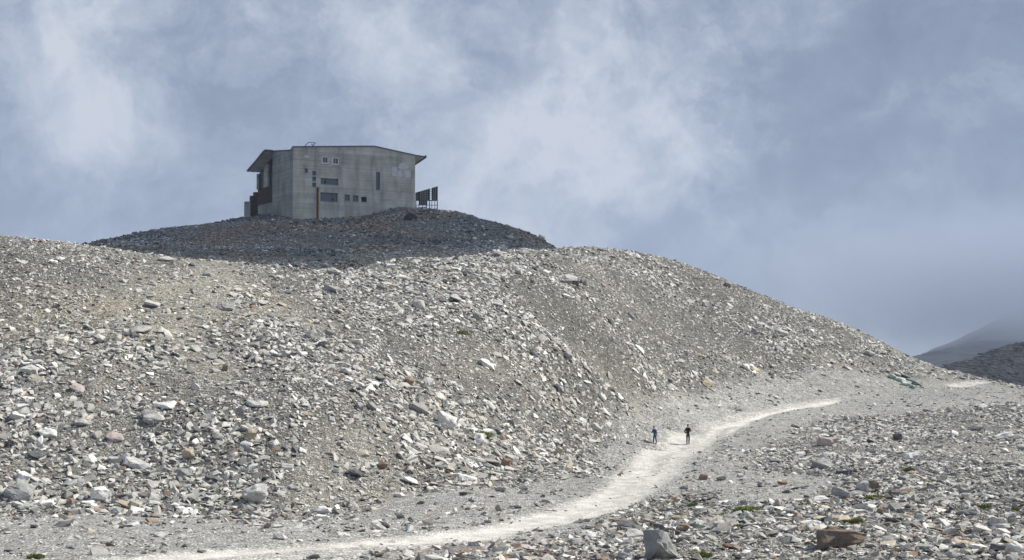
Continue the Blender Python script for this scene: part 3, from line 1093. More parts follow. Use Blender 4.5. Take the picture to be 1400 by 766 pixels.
M_CONC = concrete_material()
M_CONC_D = concrete_material('shade_toned_concrete', (.33, .335, .315))  # darker tone holds the side wall's shade; sills, plinth and terrace share it
M_ROOF = plain('roof_sheet', (.12, .125, .135), .6, .25, 1.5)
M_SOFFIT = plain('roof_soffit', (.74, .74, .72), .8, .15, 1.2)
M_GLASS = bpy.data.materials.new('window_glass')
M_GLASS.use_nodes = True
_p = M_GLASS.node_tree.nodes['Principled BSDF']
_p.inputs['Base Color'].default_value = (.11, .13, .17, 1)  # blue-grey base colour stands in for reflected sky
_p.inputs['Roughness'].default_value = .12
_n = M_GLASS.node_tree.nodes.new('ShaderNodeTexNoise')
_n.inputs['Scale'].default_value = .9
_b = M_GLASS.node_tree.nodes.new('ShaderNodeBump')
_b.inputs['Strength'].default_value = .06
M_GLASS.node_tree.links.new(_n.outputs[0], _b.inputs['Height'])
M_GLASS.node_tree.links.new(_b.outputs[0], _p.inputs['Normal'])
M_BAYGLASS = plain('dark_bay_glass', (.022, .026, .034), .35, .4, .8)
M_DARK = plain('dark_interior', (.018, .018, .02), .9)
M_WFRAME = plain('white_window_frame', (.72, .72, .70), .5, .12, 8)
M_GFRAME = plain('grey_window_frame', (.13, .135, .14), .6, .2, 8)
M_BOARDED = plain('brown_boarding', (.20, .15, .13), .8, .35, 7)
M_RUST = plain('rusty_steel', (.36, .235, .14), .85, .45, 2.2)
M_TIMBER = plain('stained_timber', (.075, .056, .048), .85, .35, 3)
M_SHEET = plain('dark_cladding', (.045, .047, .052), .75, .3, 2)
M_STEEL = plain('dark_steel', (.07, .072, .078), .6, .3, 4)
M_PAINT = None


def paint_material():
    """worn white paint: what is left of it shows as flakes"""
    m, nt, p = base_mat('worn_white_paint')
    co = nt.nodes.new('ShaderNodeTexCoord').outputs['Object']
    n = NN(nt, 'ShaderNodeTexNoise', ins={'Scale': 1.3, 'Detail': 8, 'Roughness': .7})
    nt.links.new(co, n.inputs['Vector'])
    p.inputs['Base Color'].default_value = (.62, .64, .66, 1)
    nt.links.new(ramp(nt, n.outputs[0], [(.25, .55), (.45, .95)]), p.inputs['Alpha'])
    return m


# ------------------------------------------------------------------ the concrete building
ANG = R(30)
U = Vector((math.cos(ANG), math.sin(ANG), 0))
V = Vector((-math.sin(ANG), math.cos(ANG), 0))
NRM = Vector((math.sin(ANG), -math.cos(ANG), 0))
P0 = at(400, 301, 227.5)
house = bpy.data.objects.new('concrete_building', None)
house.location = P0
house.rotation_euler = (0, 0, ANG)
COL.objects.link(house)
tag(house, 'abandoned grey concrete building with small windows on top of the dark mound', 'building')


def zc(zx, zy):
    """enlarged-crop coordinates to photograph pixels"""
    return 320 + zx / 4.6667, 180 + zy / 4.6667


def wall(zx, zy):
    px, py = zc(zx, zy)
    d = pix_dir(px, py)
    t = P0.dot(NRM) / d.dot(NRM)
    q = d * t - P0
    return q.dot(U), q.z


def along_v(zx, zy, off=0.0):
    """on the left side of the building, the plane s = off: distance back and height"""
    px, py = zc(zx, zy)
    d = pix_dir(px, py)
    o = P0 + U * off
    t = o.dot(U) / d.dot(U)
    q = d * t - P0
    return q.dot(V), q.z


L = wall(1155, 300)[0]
H0 = wall(383, 101)[1]
S_PK, H_PK = wall(893, 97)
H1 = wall(1155, 155)[1]
VA = along_v(245, 300)[0]
VB = along_v(150, 300)[0]
DEPTH = max(VB, 11.0)
print('building L', L, 'H', H0, H_PK, H1, 'VA', VA, VB)
hA = along_v(248, 128)[1]
hB = along_v(150, 248)[1]
zA1 = along_v(352, 126)[1]
KB = (hA - hB) / (VB - VA)


def top(s, v=0.0):
    f = H0 + (H_PK - H0) * s / S_PK if s < S_PK else H_PK + (H1 - H_PK) * (s - S_PK) / (L - S_PK)
    k = min(max(s / L, 0), 1)
    brk = VA * (1 - k) + .3
    if v < .8:
        dip = (H0 - zA1) * max(0, v) / .8
    else:
        dip = H0 - (zA1 + (hA - zA1) * min(1, (v - .8) / (VA - .8)))
    return f - (KB * .55 + KB * .45 * (1 - k)) * max(0.0, v - brk) - (1 - k) ** 2 * dip


BASE = -3.0
WINS = [  # zoomed rect, type
    ((560, 158, 604, 206), 'white'), ((627, 164, 671, 213), 'white'), ((451, 236, 471, 261), 'small'), ((499, 251, 523, 277), 'small'), ((499, 289, 523, 314), 'small'), ((499, 326, 523, 351), 'small'),
    ((553, 299, 665, 338), 'long'), ((551, 390, 661, 445), 'long'), ((706, 403, 739, 439), 'small'), ((759, 409, 793, 444), 'small'), ((812, 417, 847, 449), 'open'), ((906, 259, 932, 374), 'slit')]
rects = []
for (a, b, c, d), kind in WINS:
    s0, z1 = wall(a, (b + b) / 2 + 1)
    s1, z0 = wall(c, d - 1)
    # heights are level along the wall
    za = wall((a + c) / 2, b)[1]
    zb = wall((a + c) / 2, d)[1]
    rects.append((s0, s1, zb, za, kind))
vent = (*[wall(450, 149)[0], wall(486, 149)[0]], wall(468, 165)[1], wall(468, 149)[1])
DEEP = .28
sc_ = sorted(set([0, S_PK, L] + [r[0] for r in rects] + [r[1] for r in rects] + [vent[0], vent[1]] + [L * k / 8 for k in range(1, 8)]))
zc_ = sorted(set([BASE, 0] + [r[2] for r in rects] + [r[3] for r in rects] + [vent[2], vent[3]]))
holes = rects + [(*vent, 'vent')]


def hole(sm, zm):
    return any(r[0] < sm < r[1] and r[2] < zm < r[3] for r in holes)


bm = bmesh.new()
for s0, s1 in zip(sc_[:-1], sc_[1:]):
    for z0, z1 in zip(zc_, zc_[1:] + [None]):
        if z1 is not None and hole((s0 + s1) / 2, (z0 + z1) / 2):
            continue
        t0, t1 = (z1, z1) if z1 is not None else (top(s0), top(s1))
        bm.faces.new([bm.verts.new(p) for p in ((s0, 0, z0), (s1, 0, z0), (s1, 0, t1), (s0, 0, t0))])
for r in holes:
    s0, s1, z0, z1 = r[:4]
    dp = .08 if r[4] == 'vent' else DEEP
    for a, b in (((s0, z0), (s1, z0)), ((s1, z0), (s1, z1)), ((s1, z1), (s0, z1)), ((s0, z1), (s0, z0))):
        bm.faces.new([bm.verts.new(p) for p in ((a[0], 0, a[1]), (b[0], 0, b[1]), (b[0], dp, b[1]), (a[0], dp, a[1]))])
bmesh.ops.remove_doubles(bm, verts=bm.verts, dist=.001)
bm_obj('front_wall', bm, M_CONC, house)
bm = bmesh.new()
add_box(bm, (vent[0], .082, vent[2]), (vent[1], .12, vent[3]))
bm_obj('vent_panel', bm, M_SOFFIT, house)

for (s0, s1, z0, z1, kind) in rects:
    fr = .17 if kind == 'white' else .06 if kind != 'slit' else .04
    fy = .04 if kind == 'white' else .14
    bm = bmesh.new()
    for lo, hi in (((s0, fy, z0), (s1, fy + .08, z0 + fr)), ((s0, fy, z1 - fr), (s1, fy + .08, z1)), ((s0, fy, z0 + fr), (s0 + fr, fy + .08, z1 - fr)), ((s1 - fr, fy, z0 + fr), (s1, fy + .08, z1 - fr))):
        add_box(bm, lo, hi)
    if kind == 'long':
        k = .72 if z0 < rects[6][2] - .5 else .3
        add_box(bm, (s0 + (s1 - s0) * k, fy + .01, z0 + fr), (s0 + (s1 - s0) * k + .05, fy + .07, z1 - fr))
    elif kind == 'white':
        add_box(bm, ((s0 + s1) / 2 - .02, fy + .02, z0 + fr), ((s0 + s1) / 2 + .02, fy + .06, z1 - fr))
    elif kind == 'slit':
        for q in (.33, .66):
            add_box(bm, (s0 + fr, fy + .01, z0 + (z1 - z0) * q), (s1 - fr, fy + .06, z0 + (z1 - z0) * q + .05))
    w = bm_obj('window', bm, M_WFRAME if kind == 'white' else M_GFRAME, house)
    bm = bmesh.new()
    add_box(bm, (s0 + .002, fy + .10, z0 + .002), (s1 - .002, fy + .13, z1 - .002))
    bm_obj('pane', bm, M_BOARDED if kind == 'white' else M_DARK if kind == 'open' else M_GLASS, w)
    if kind == 'long':
        bm = bmesh.new()
        a = s0 + (s1 - s0) * (.72 if z0 < rects[6][2] - .5 else .24)
        add_box(bm, (a - .02, fy + .085, z0 + .18), (a + .28, fy + .098, z0 + .46))
        bm_obj('broken_pane', bm, M_DARK, w)
    if kind != 'slit':
        bm = bmesh.new()
        add_box(bm, (s0 - .05, -.05, z0 - .06), (s1 + .05, .12, z0 - .004))
        bm_obj('sill', bm, M_CONC_D, w)

# left side: solid wall, then the glazed bay set back behind its end
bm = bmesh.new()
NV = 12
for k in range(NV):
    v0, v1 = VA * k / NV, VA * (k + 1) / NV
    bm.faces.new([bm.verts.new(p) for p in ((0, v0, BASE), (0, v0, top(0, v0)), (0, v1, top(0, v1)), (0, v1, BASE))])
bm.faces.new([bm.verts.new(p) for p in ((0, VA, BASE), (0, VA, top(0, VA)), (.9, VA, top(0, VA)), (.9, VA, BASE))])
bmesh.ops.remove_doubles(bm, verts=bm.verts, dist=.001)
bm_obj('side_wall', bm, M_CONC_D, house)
RB = .55
zsill = along_v(200, 357, RB)[1]
zmid = along_v(200, 462, RB)[1]
VE = along_v(152, 300, RB)[0]
bm = bmesh.new()
add_box(bm, (RB, VA, BASE), (RB + .3, VE, zmid))
bm_obj('bay_plinth', bm, M_CONC_D, house)
bm = bmesh.new()
add_box(bm, (RB + .05, VA, zmid), (RB + .3, VE, zsill))
bm_obj('bay_boarding', bm, M_TIMBER, house)
nb = 7
for k in range(nb):
    bm = bmesh.new()
    z0 = zmid + (zsill - zmid) * k / nb
    add_box(bm, (RB, VA, z0 + .015), (RB + .045, VE, zmid + (zsill - zmid) * (k + 1) / nb - .015))
    bm_obj('board', bm, M_TIMBER, house)
bm = bmesh.new()
vv = [bm.verts.new(p) for p in ((RB + .12, VA, zsill), (RB + .12, VE, zsill), (RB + .12, VE, top(.5, VE) - .05), (RB + .12, VA, top(.5, VA) - .05))]
bm.faces.new(vv)
bm_obj('bay_glazing', bm, M_BAYGLASS, house)
for v0, v1, mat in ((VA + .05, VA + .22, M_GFRAME), (VA + (VE - VA) * .38, VA + (VE - VA) * .60, M_CONC), (VE - .35, VE, M_CONC)):
    bm = bmesh.new()
    add_box(bm, (RB - .22, v0, zsill - .02), (RB + .1, v1, top(.5, v1) - .02))
    bm_obj('column', bm, mat, house)
for q in (.36, .72):
    bm = bmesh.new()
    z = zsill + (top(.5, VA) - zsill) * q
    add_box(bm, (RB + .05, VA, z), (RB + .11, VE, min(z + .07, top(.5, VE))))
    if z < top(.5, VE) - .1:
        bm_obj('transom', bm, M_GFRAME, house)
    else:
        bm.free()
# rear and right walls close the volume
bm = bmesh.new()
N = 12
for k in range(N):
    v0, v1 = DEPTH * k / N, DEPTH * (k + 1) / N
    bm.faces.new([bm.verts.new(p) for p in ((L, v0, BASE), (L, v1, BASE), (L, v1, top(L, v1)), (L, v0, top(L, v0)))])
bmesh.ops.remove_doubles(bm, verts=bm.verts, dist=.001)
bm_obj('end_wall', bm, M_CONC, house)
bm = bmesh.new()
for s0, s1 in zip(sc_[:-1], sc_[1:]):
    s0 = max(s0, .85)
    if s1 > s0:
        bm.faces.new([bm.verts.new(p) for p in ((s0, DEPTH, BASE), (s0, DEPTH, top(s0, DEPTH)), (s1, DEPTH, top(s1, DEPTH)), (s1, DEPTH, BASE))])
bm_obj('rear_wall', bm, M_CONC, house)


# roof: a slab that is level over the front and falls to the rear, with deep eaves on both ends
def roof_piece(name, s_list, v_list, lift=.02, th=.15):
    bm = bmesh.new()
    g = {}
    for i, s in enumerate(s_list):
        for j, v in enumerate(v_list):
            z = top(min(max(s, 0), L), max(v, 0))
            if s > L:
                z += (H1 - H_PK) / (L - S_PK) * (s - L) * .5
            g[i, j, 0] = bm.verts.new((s, v, z + lift))
            g[i, j, 1] = bm.verts.new((s, v, z + lift + th))
    ni, nj = len(s_list), len(v_list)
    for i in range(ni - 1):
        for j in range(nj - 1):
            bm.faces.new([g[i, j, 1], g[i + 1, j, 1], g[i + 1, j + 1, 1], g[i, j + 1, 1]])
            f = bm.faces.new([g[i, j, 0], g[i, j + 1, 0], g[i + 1, j + 1, 0], g[i + 1, j, 0]])
            f.material_index = 1
    for i in range(ni - 1):
        for j in (0, nj - 1):
            bm.faces.new([g[i, j, 0], g[i + 1, j, 0], g[i + 1, j, 1], g[i, j, 1]])
    for j in range(nj - 1):
        for i in (0, ni - 1):
            bm.faces.new([g[i, j, 0], g[i, j + 1, 0], g[i, j + 1, 1], g[i, j, 1]])
    o = bm_obj(name, bm, M_ROOF, house)
    o.data.materials.append(M_SOFFIT)
    return o


OVR = 1.75
vs_list = [-.12, 0, .4, .8] + [DEPTH * 1.06 * k / 14 for k in range(2, 15)]
roof_piece('roof', [-.12] + [S_PK * k / 6 for k in range(7)] + [S_PK + (L - S_PK) * k / 5 for k in range(1, 6)] + [L + OVR], vs_list)
OVL = 1.35
roof_piece('roof_overhang', [-OVL, -.7, -.125], [VA - .45 + (DEPTH * 1.06 - VA + .45) * k / 8 for k in range(9)], .0, .2)
bm = bmesh.new()
add_bar(bm, (-.16, VA - .47, top(0, VA) + .12), (-OVL - .05, VA - .47, top(0, VA) + .12), .1, .16)
add_bar(bm, (-OVL - .06, VA - .5, top(0, VA - .45) + .14), (-OVL - .06, DEPTH * 1.06, top(0, DEPTH * 1.06) + .12), .1, .16)
bm_obj('fascia', bm, M_ROOF, house)
bm = bmesh.new()
zr = top(L, 0) + (H1 - H_PK) / (L - S_PK) * OVR * .5
add_bar(bm, (L + OVR + .06, -.16, zr + .13), (L + OVR + .06, DEPTH, zr + .13 + top(L, DEPTH) - top(L, 0)), .1, .42)
bm_obj('fascia', bm, M_ROOF, house)

# rusty downpipe with its board, worn sign paint, a patch of render
s_, zt = wall(533, 357)
bm = bmesh.new()
add_box(bm, (s_ - .14, -.12, BASE + 1.5), (s_ + .06, -.004, zt))
bm_obj('downpipe_board', bm, M_TIMBER, house)
bm = bmesh.new()
ring = 10
for z0, z1, rr in ((BASE + 1.5, zt - .1, .075), (zt - .1, zt, .1), (zt * .5, zt * .5 + .12, .095)):
    cs = [[bm.verts.new((s_ + .14 + rr * math.cos(6.283 * k / ring), -.1 + rr * math.sin(6.283 * k / ring), z)) for k in range(ring)] for z in (z0, z1)]
    for k in range(ring):
        bm.faces.new([cs[0][k], cs[0][(k + 1) % ring], cs[1][(k + 1) % ring], cs[1][k]])
    bm.faces.new(cs[1])
bm_obj('downpipe', bm, M_RUST, house)
M_PAINT = paint_material()
bm = bmesh.new()


def paint_poly(pts_):
    bm.faces.new([bm.verts.new((*(lambda w: (w[0], -.006, w[1]))(wall(*p)),)) for p in pts_])


paint_poly([(1008, 226), (1042, 226), (1040, 288), (1008, 284)])
paint_poly([(1044, 232), (1058, 208), (1076, 197), (1096, 202), (1112, 222), (1118, 234), (1096, 238), (1066, 240)])
paint_poly([(1044, 250), (1070, 246), (1074, 290), (1044, 289)])
paint_poly([(1090, 248), (1126, 246), (1126, 292), (1092, 291)])
bm_obj('worn_sign_paint', bm, M_PAINT, house)
bm = bmesh.new()
paint_poly([(688, 232), (694, 229), (716, 250), (711, 253)])
paint_poly([(690, 262), (718, 256), (719, 259), (690, 266)])
bm_obj('wall_scratch', bm, M_PAINT, house)

# terrace walls behind the left corner
for zx0, zx1, zy, dv, mat in ((70, 104, 446, .0, M_CONC_D), (104, 126, 409, .6, M_TIMBER), (126, 152, 386, 1.2, M_RUST)):
    d0, d1 = at(*zc(zx0, 500), 233 + dv), at(*zc(zx1, 500), 233 + dv)
    zt_ = at(*zc(zx0, zy), 233 + dv).z
    a, b = d0 - P0, d1 - P0
    lo = (a.dot(U), a.dot(V))
    hi = (b.dot(U), b.dot(V))
    bm = bmesh.new()
    q = [Vector((lo[0], lo[1], 0)), Vector((hi[0], hi[1], 0))]
    off = Vector((V.dot(Vector((0, 1, 0))) * .0 + .2, .9, 0))
    pl = [q[0], q[1], q[1] + off, q[0] + off]
    lower = [bm.verts.new((p.x, p.y, BASE)) for p in pl]
    upper = [bm.verts.new((p.x, p.y, zt_ - P0.z)) for p in pl]
    bm.faces.new(upper)
    for k in range(4):
        bm.faces.new([lower[k], lower[(k + 1) % 4], upper[(k + 1) % 4], upper[k]])
    bm_obj('terrace_wall' if mat is not M_RUST else 'terrace_post', bm, mat if mat is not M_RUST else M_TIMBER, house)

# ------------------------------------------------------------------ tilted metal frame on the roof
fr = bpy.data.objects.new('roof_frame', None)
s0f, _ = wall(478, 95)
fr.location = P0 + U * s0f + V * .35 + Vector((0, 0, top(s0f, .35) + .2))
fr.rotation_euler = (0, 0, ANG)
COL.objects.link(fr)
tag(fr, 'bent thin metal frame standing on the flat roof edge', 'frame')
k = fr.location.y / F_PX / 4.6667
for nm, a, b in (('bar', (-24, 0), (6, 32)), ('bar', (6, 32), (48, 32)), ('bar', (48, 32), (22, 0)), ('bar', (34, 16), (20, 20)), ('strut', (22, 0), (30, 13))):
    bm = bmesh.new()
    add_bar(bm, (a[0] * k * 1.15, a[1] * k * .3, a[1] * k), (b[0] * k * 1.15, b[1] * k * .3, b[1] * k), .075)
    bm_obj(nm, bm, M_STEEL, fr)

# ------------------------------------------------------------------ slatted windbreak screen at the right end
scr = bpy.data.objects.new('windbreak_screen', None)
YS = 238.5
so = at(567.8, 290, YS)
scr.location = (so.x, so.y, float(height(so.x, so.y)))
COL.objects.link(scr)
tag(scr, 'dark slatted screen on open posts at the right end of the building', 'screen')


def scp(zx, zy, dy=0.0):
    p = at(*zc(zx, zy), YS + (zx - 1155) / 1400 * 14 + dy) - Vector(scr.location)
    return p


def top_z(zx):
    return 391 - (zx - 1155) * .29


for zx in (1160, 1180, 1203, 1228, 1247, 1262, 1281, 1297):
    bm = bmesh.new()
    a, b = scp(zx, 545), scp(zx, top_z(zx))
    add_bar(bm, (b.x, b.y + .06, a.z), (b.x, b.y + .06, b.z), .13 if zx in (1160, 1247, 1297) else .09)
    bm_obj('post', bm, M_STEEL, scr)
for zy in (441, 470, 497):
    bm = bmesh.new()
    add_bar(bm, scp(1157, zy, .14), scp(1299, zy, .14), .08)
    bm_obj('rail', bm, M_STEEL, scr)
for i, zx in enumerate(list(range(1157, 1245, 11)) + [1264, 1275, 1286]):
    bm = bmesh.new()
    zb = 440 if zx > 1260 else 440 + (28 if 1168 < zx < 1232 else 0)
    a0, a1, b0, b1 = scp(zx, top_z(zx)), scp(zx + 10.4, top_z(zx + 10.4)), scp(zx, zb), scp(zx + 10.4, zb)
    f4 = [bm.verts.new(p) for p in (b0, b1, a1, a0)]
    g4 = [bm.verts.new(Vector(p) - Vector((0, .05, 0))) for p in (b0, b1, a1, a0)]
    bm.faces.new(f4); bm.faces.new(g4[::-1])
    for q in range(4):
        bm.faces.new([f4[q], g4[q], g4[(q + 1) % 4], f4[(q + 1) % 4]])
    bm_obj('cladding_board', bm, M_TIMBER if zb > 450 and i % 2 else M_SHEET, scr)
for zy in (368, 382, 396, 410, 424, 438):
    bm = bmesh.new()
    add_bar(bm, scp(1246, zy, -.02), scp(1263, zy, -.02), .07)
    bm_obj('rung', bm, M_STEEL, scr)

# ------------------------------------------------------------------ hikers


def skin_mesh(name, chain, radii, edges, mat, parent, root=0, sub=2):
    bm = bmesh.new()
    lay = bm.verts.layers.skin.verify()
    vsx = [bm.verts.new(p) for p in chain]
    for a, b in edges:
        bm.edges.new((vsx[a], vsx[b]))
    for v, r_, i in zip(vsx, radii, range(len(vsx))):
        v[lay].radius = r_ if isinstance(r_, tuple) else (r_, r_)
        v[lay].use_root = i == root
    me_ = bpy.data.meshes.new(name)
    bm.to_mesh(me_)
    bm.free()
    me_.materials.append(mat)
    o = bpy.data.objects.new(name, me_)
    o.modifiers.new('skin', 'SKIN').use_smooth_shade = True
    o.modifiers.new('smooth', 'SUBSURF').levels = sub
    o.modifiers['smooth'].render_levels = sub
    COL.objects.link(o)
    o.parent = parent
    return o


M_SKIN = plain('skin', (.42, .27, .20), .6, .08)
M_HAIR = plain('dark_hair', (.03, .025, .02), .6, .2)
M_BOOT = plain('boot_leather', (.05, .045, .04), .7, .2)


def hiker(px, py, h_m, label, top_col, leg_col, pose, yaw):
    q = ground(px, py)
    root = bpy.data.objects.new('person', None)
    root.location = (q.x, q.y, float(height(q.x, q.y)))
    root.rotation_euler = (0, 0, yaw)
    COL.objects.link(root)
    tag(root, label, 'person', 'hikers on the track')
    s = h_m / 1.76
    root.scale = (s, s, s)
    lean, sp, fw = pose['lean'], pose['spread'], pose['stride']
    mt = plain('jacket_cloth', top_col, .85, .15, 6)
    ml = plain('trouser_cloth', leg_col, .85, .15, 6)
    hip = Vector((0, 0, .93))
    chest = Vector((0, -lean * .6, 1.30))
    neck = Vector((0, -lean * .85, 1.50))
    head = Vector((0, -lean * 1.1, 1.66))
    la = pose['arms']
    # the body: head, neck, trunk, limbs and hands in one surface
    ch = [hip, hip.lerp(chest, .5), chest, neck, head + Vector((0, 0, -.05)), head + Vector((0, -.01, .06))]
    rd = [(.125, .10), (.12, .095), (.145, .10), .05, (.072, .085), (.06, .075)]
    ed = [(0, 1), (1, 2), (2, 3), (3, 4), (4, 5)]
    arms, legs = [], []
    for i, sx in enumerate((-1, 1)):
        sh = chest + Vector((sx * .17, 0, .10))
        el, ha = [Vector((p[0] * sx, p[1], p[2])) for p in la[i]]
        ft = Vector((sx * sp, fw * (1 if i else -1), .07))
        kn = Vector((sx * (sp * .6 + .045), fw * .5 * (1 if i else -1) - .05, .50))
        b0 = len(ch)
        ch += [sh, el, ha, ha + (ha - el).normalized() * .09]
        rd += [.055, .042, .03, .028]
        ed += [(2, b0), (b0, b0 + 1), (b0 + 1, b0 + 2), (b0 + 2, b0 + 3)]
        b1 = len(ch)
        ch += [hip + Vector((sx * .09, 0, -.06)), kn, ft, ft + Vector((0, -.12, -.035))]
        rd += [.085, .055, .04, .035]
        ed += [(0, b1), (b1, b1 + 1), (b1 + 1, b1 + 2), (b1 + 2, b1 + 3)]
        arms.append((sh, el, ha))
        legs.append((hip + Vector((sx * .09, 0, -.05)), kn, ft))
    skin_mesh('body', ch, rd, ed, M_SKIN, root)
    ch, rd, ed = [hip + Vector((0, 0, -.06)), hip.lerp(chest, .5), chest, neck + Vector((0, .0, -.03))], [(.16, .135), (.15, .125), (.18, .14), .075], [(0, 1), (1, 2), (2, 3)]
    for sh, el, ha in arms:
        b0 = len(ch)
        ch += [sh, el, ha]
        rd += [.078, .062, .05]
        ed += [(2, b0), (b0, b0 + 1), (b0 + 1, b0 + 2)]
    skin_mesh('jacket', ch, rd, ed, mt, root, 1)
    ch, rd, ed = [hip + Vector((0, 0, .03)), hip + Vector((0, 0, -.08))], [(.15, .125), (.14, .12)], [(0, 1)]
    for a, k, f in legs:
        b0 = len(ch)
        ch += [a, k, f + Vector((0, .01, .04))]
        rd += [.10, .075, .06]
        ed += [(1, b0), (b0, b0 + 1), (b0 + 1, b0 + 2)]
    skin_mesh('trousers', ch, rd, ed, ml, root)
    for a, k, f in legs:
        skin_mesh('boot', [f + Vector((0, .05, -.015)), f + Vector((0, -.05, -.02)), f + Vector((0, -.16, -.03))], [.055, .055, .042], [(0, 1), (1, 2)], M_BOOT, root, 1)
    bm = bmesh.new()
    bmesh.ops.create_icosphere(bm, subdivisions=2, radius=.105)
    for v in bm.verts:
        v.co = Vector((v.co.x * .88, v.co.y * 1.05 + .015, v.co.z * .95 + .075))
        if v.co.z < .02 and v.co.y < -.02:
            v.co.z = .02
        v.co += head + Vector((0, 0, -.03))
    bm_obj('hair', bm, M_HAIR, root, True)
    # face: nose, eyes, ears
    bm = bmesh.new()
    for c, rr, sc3 in ((Vector((0, -.10, .0)), .016, (1, 1.2, 1.6)), (Vector((.075, 0, 0)), .022, (.5, 1, 1.4)), (Vector((-.075, 0, 0)), .022, (.5, 1, 1.4))):
        r0 = bmesh.ops.create_icosphere(bm, subdivisions=1, radius=rr)
        for v in r0['verts']:
            v.co = Vector((v.co.x * sc3[0], v.co.y * sc3[1], v.co.z * sc3[2])) + c + head
    bm_obj('face_features', bm, M_SKIN, root, True)
    bm = bmesh.new()
    for sx in (-1, 1):
        r0 = bmesh.ops.create_icosphere(bm, subdivisions=1, radius=.011)
        for v in r0['verts']:
            v.co += Vector((sx * .03, -.082, .02)) + head
    bm_obj('eyes', bm, M_HAIR, root, True)
    return root


hiker(940.5, 607.6, 1.62, 'hiker in dark clothes standing upright on the pale track', (.012, .012, .016), (.014, .014, .02),
      dict(lean=.03, spread=.12, stride=.07, arms=(((.30, .03, 1.10), (.20, -.16, .98)), ((.30, .02, 1.13), (.22, -.14, 1.22)))), R(15))
hiker(895.5, 607.4, 1.42, 'hiker in a blue jacket bending forward at the left verge of the track', (.02, .085, .17), (.02, .04, .12),
      dict(lean=.18, spread=.08, stride=.14, arms=(((.30, -.10, 1.12), (.34, -.26, 1.22)), ((.26, .0, 1.05), (.24, -.12, .86)))), R(-40))

# ------------------------------------------------------------------ green cushions
M_GREEN = plain('cushion_leaf', (.20, .23, .075), .8, .4, 5)


def tuft(px, py, w, h, label, col=None):
    q = ground(px, py)
    if q is None:
        return
    s = q.y / F_PX
    rx, rz = w * s / 2, max(h * s * .6, .12)
    r_ = random.Random(int(px))
    root = bpy.data.objects.new('cushion_plant', None)
    cyy = q.y + rx * .3
    root.location = (q.x, cyy, float(height(q.x, cyy)))
    COL.objects.link(root)
    tag(root, label, 'plant', 'green cushions among the stones')
    bm = bmesh.new()
    bmesh.ops.create_icosphere(bm, subdivisions=3, radius=1)
    for v in bm.verts:
        k = 1 + .16 * math.sin(v.co.x * 9 + px) * math.cos(v.co.y * 7) + r_.uniform(-.08, .08)
        v.co = Vector((v.co.x * rx * k, v.co.y * rx * .7 * k, v.co.z * rz * .8 * k))
    bm_obj('mat', bm, M_GREEN, root)
    vv, ff = [], []
    for _ in range(420):
        a, e_ = r_.uniform(0, 6.283), math.acos(r_.uniform(.0, 1))
        n = Vector((math.sin(e_) * math.cos(a), math.sin(e_) * math.sin(a), math.cos(e_)))
        p = Vector((n.x * rx, n.y * rx * .7, n.z * rz * .75))
        t = Vector((r_.uniform(-1, 1), r_.uniform(-1, 1), r_.uniform(-.3, .3))).normalized() * r_.uniform(.02, .05)
        tip = p + (n + Vector((r_.uniform(-.5, .5), r_.uniform(-.5, .5), .5))).normalized() * r_.uniform(.06, .16)
        b = len(vv)
        vv += [p - t, p + t, tip]
        ff.append((b, b + 1, b + 2))
    mesh_obj('foliage', vv, ff, M_GREEN, root)


for t in [(662, 597, 20, 8, 'bright green cushion plant beside the dark slab on the lower middle slope'), (655, 435, 14, 6, 'faint green cushion plant high on the middle slope'),
          (1022, 699, 34, 9, 'largest green cushion plant at the lower edge of the gravel'), (947, 694, 13, 8, 'small green cushion plant left of the largest one'),
          (1197, 683, 26, 7, 'green cushion plant in front of the pale pointed slab'), (1172, 716, 20, 9, 'dull green cushion plant above the large brown-grey block'),
          (1258, 692, 16, 6, 'olive cushion plant below the long low brown slab'), (1347, 696, 18, 7, 'olive cushion plant right of the sloping blue-grey slab'),
          (1384, 699, 18, 6, 'green cushion plant by the right edge above the white rounded stone'), (1011, 723, 14, 7, 'small olive cushion plant below the largest green cushion'),
          (960, 762, 26, 8, 'olive cushion plant right of the biggest boulder at the bottom edge'), (1243, 645, 14, 8, 'yellowish cushion plant above the long low brown slab'),
          (632, 457, 14, 5, 'yellowish cushion plant lower left of the faint green one on the middle slope'), (48, 764, 20, 7, 'olive cushion plant on the gravel in the lower left corner')]:
    tuft(*t)

# ------------------------------------------------------------------ ledges of rock that break through the scree


def outcrop(label, items):
    q0 = ground(items[0][0], items[0][1])
    root = bpy.data.objects.new('rock_outcrop', None)
    root.location = q0
    COL.objects.link(root)
    tag(root, label, 'outcrop')
    for i, (px, py, w, h, tint, yaw) in enumerate(items):
        q = ground(px, py)
        s = q.y / F_PX
        me_ = hull_rock(int(px * 7 + i), 16, (w * s, w * s * .7, h * s * 1.2), .75, 'ledge', rough=1)
        o = bpy.data.objects.new('ledge', me_)
        o.parent = root
        o.location = q - q0 + Vector((0, w * s * .25, h * s * .25))
        o.rotation_euler = (R(18), R(22 if px > 1000 else 3), R(yaw))
        c = TINT[tint] if isinstance(tint, str) else tint
        o.color = (*c, 1)
        COL.objects.link(o)


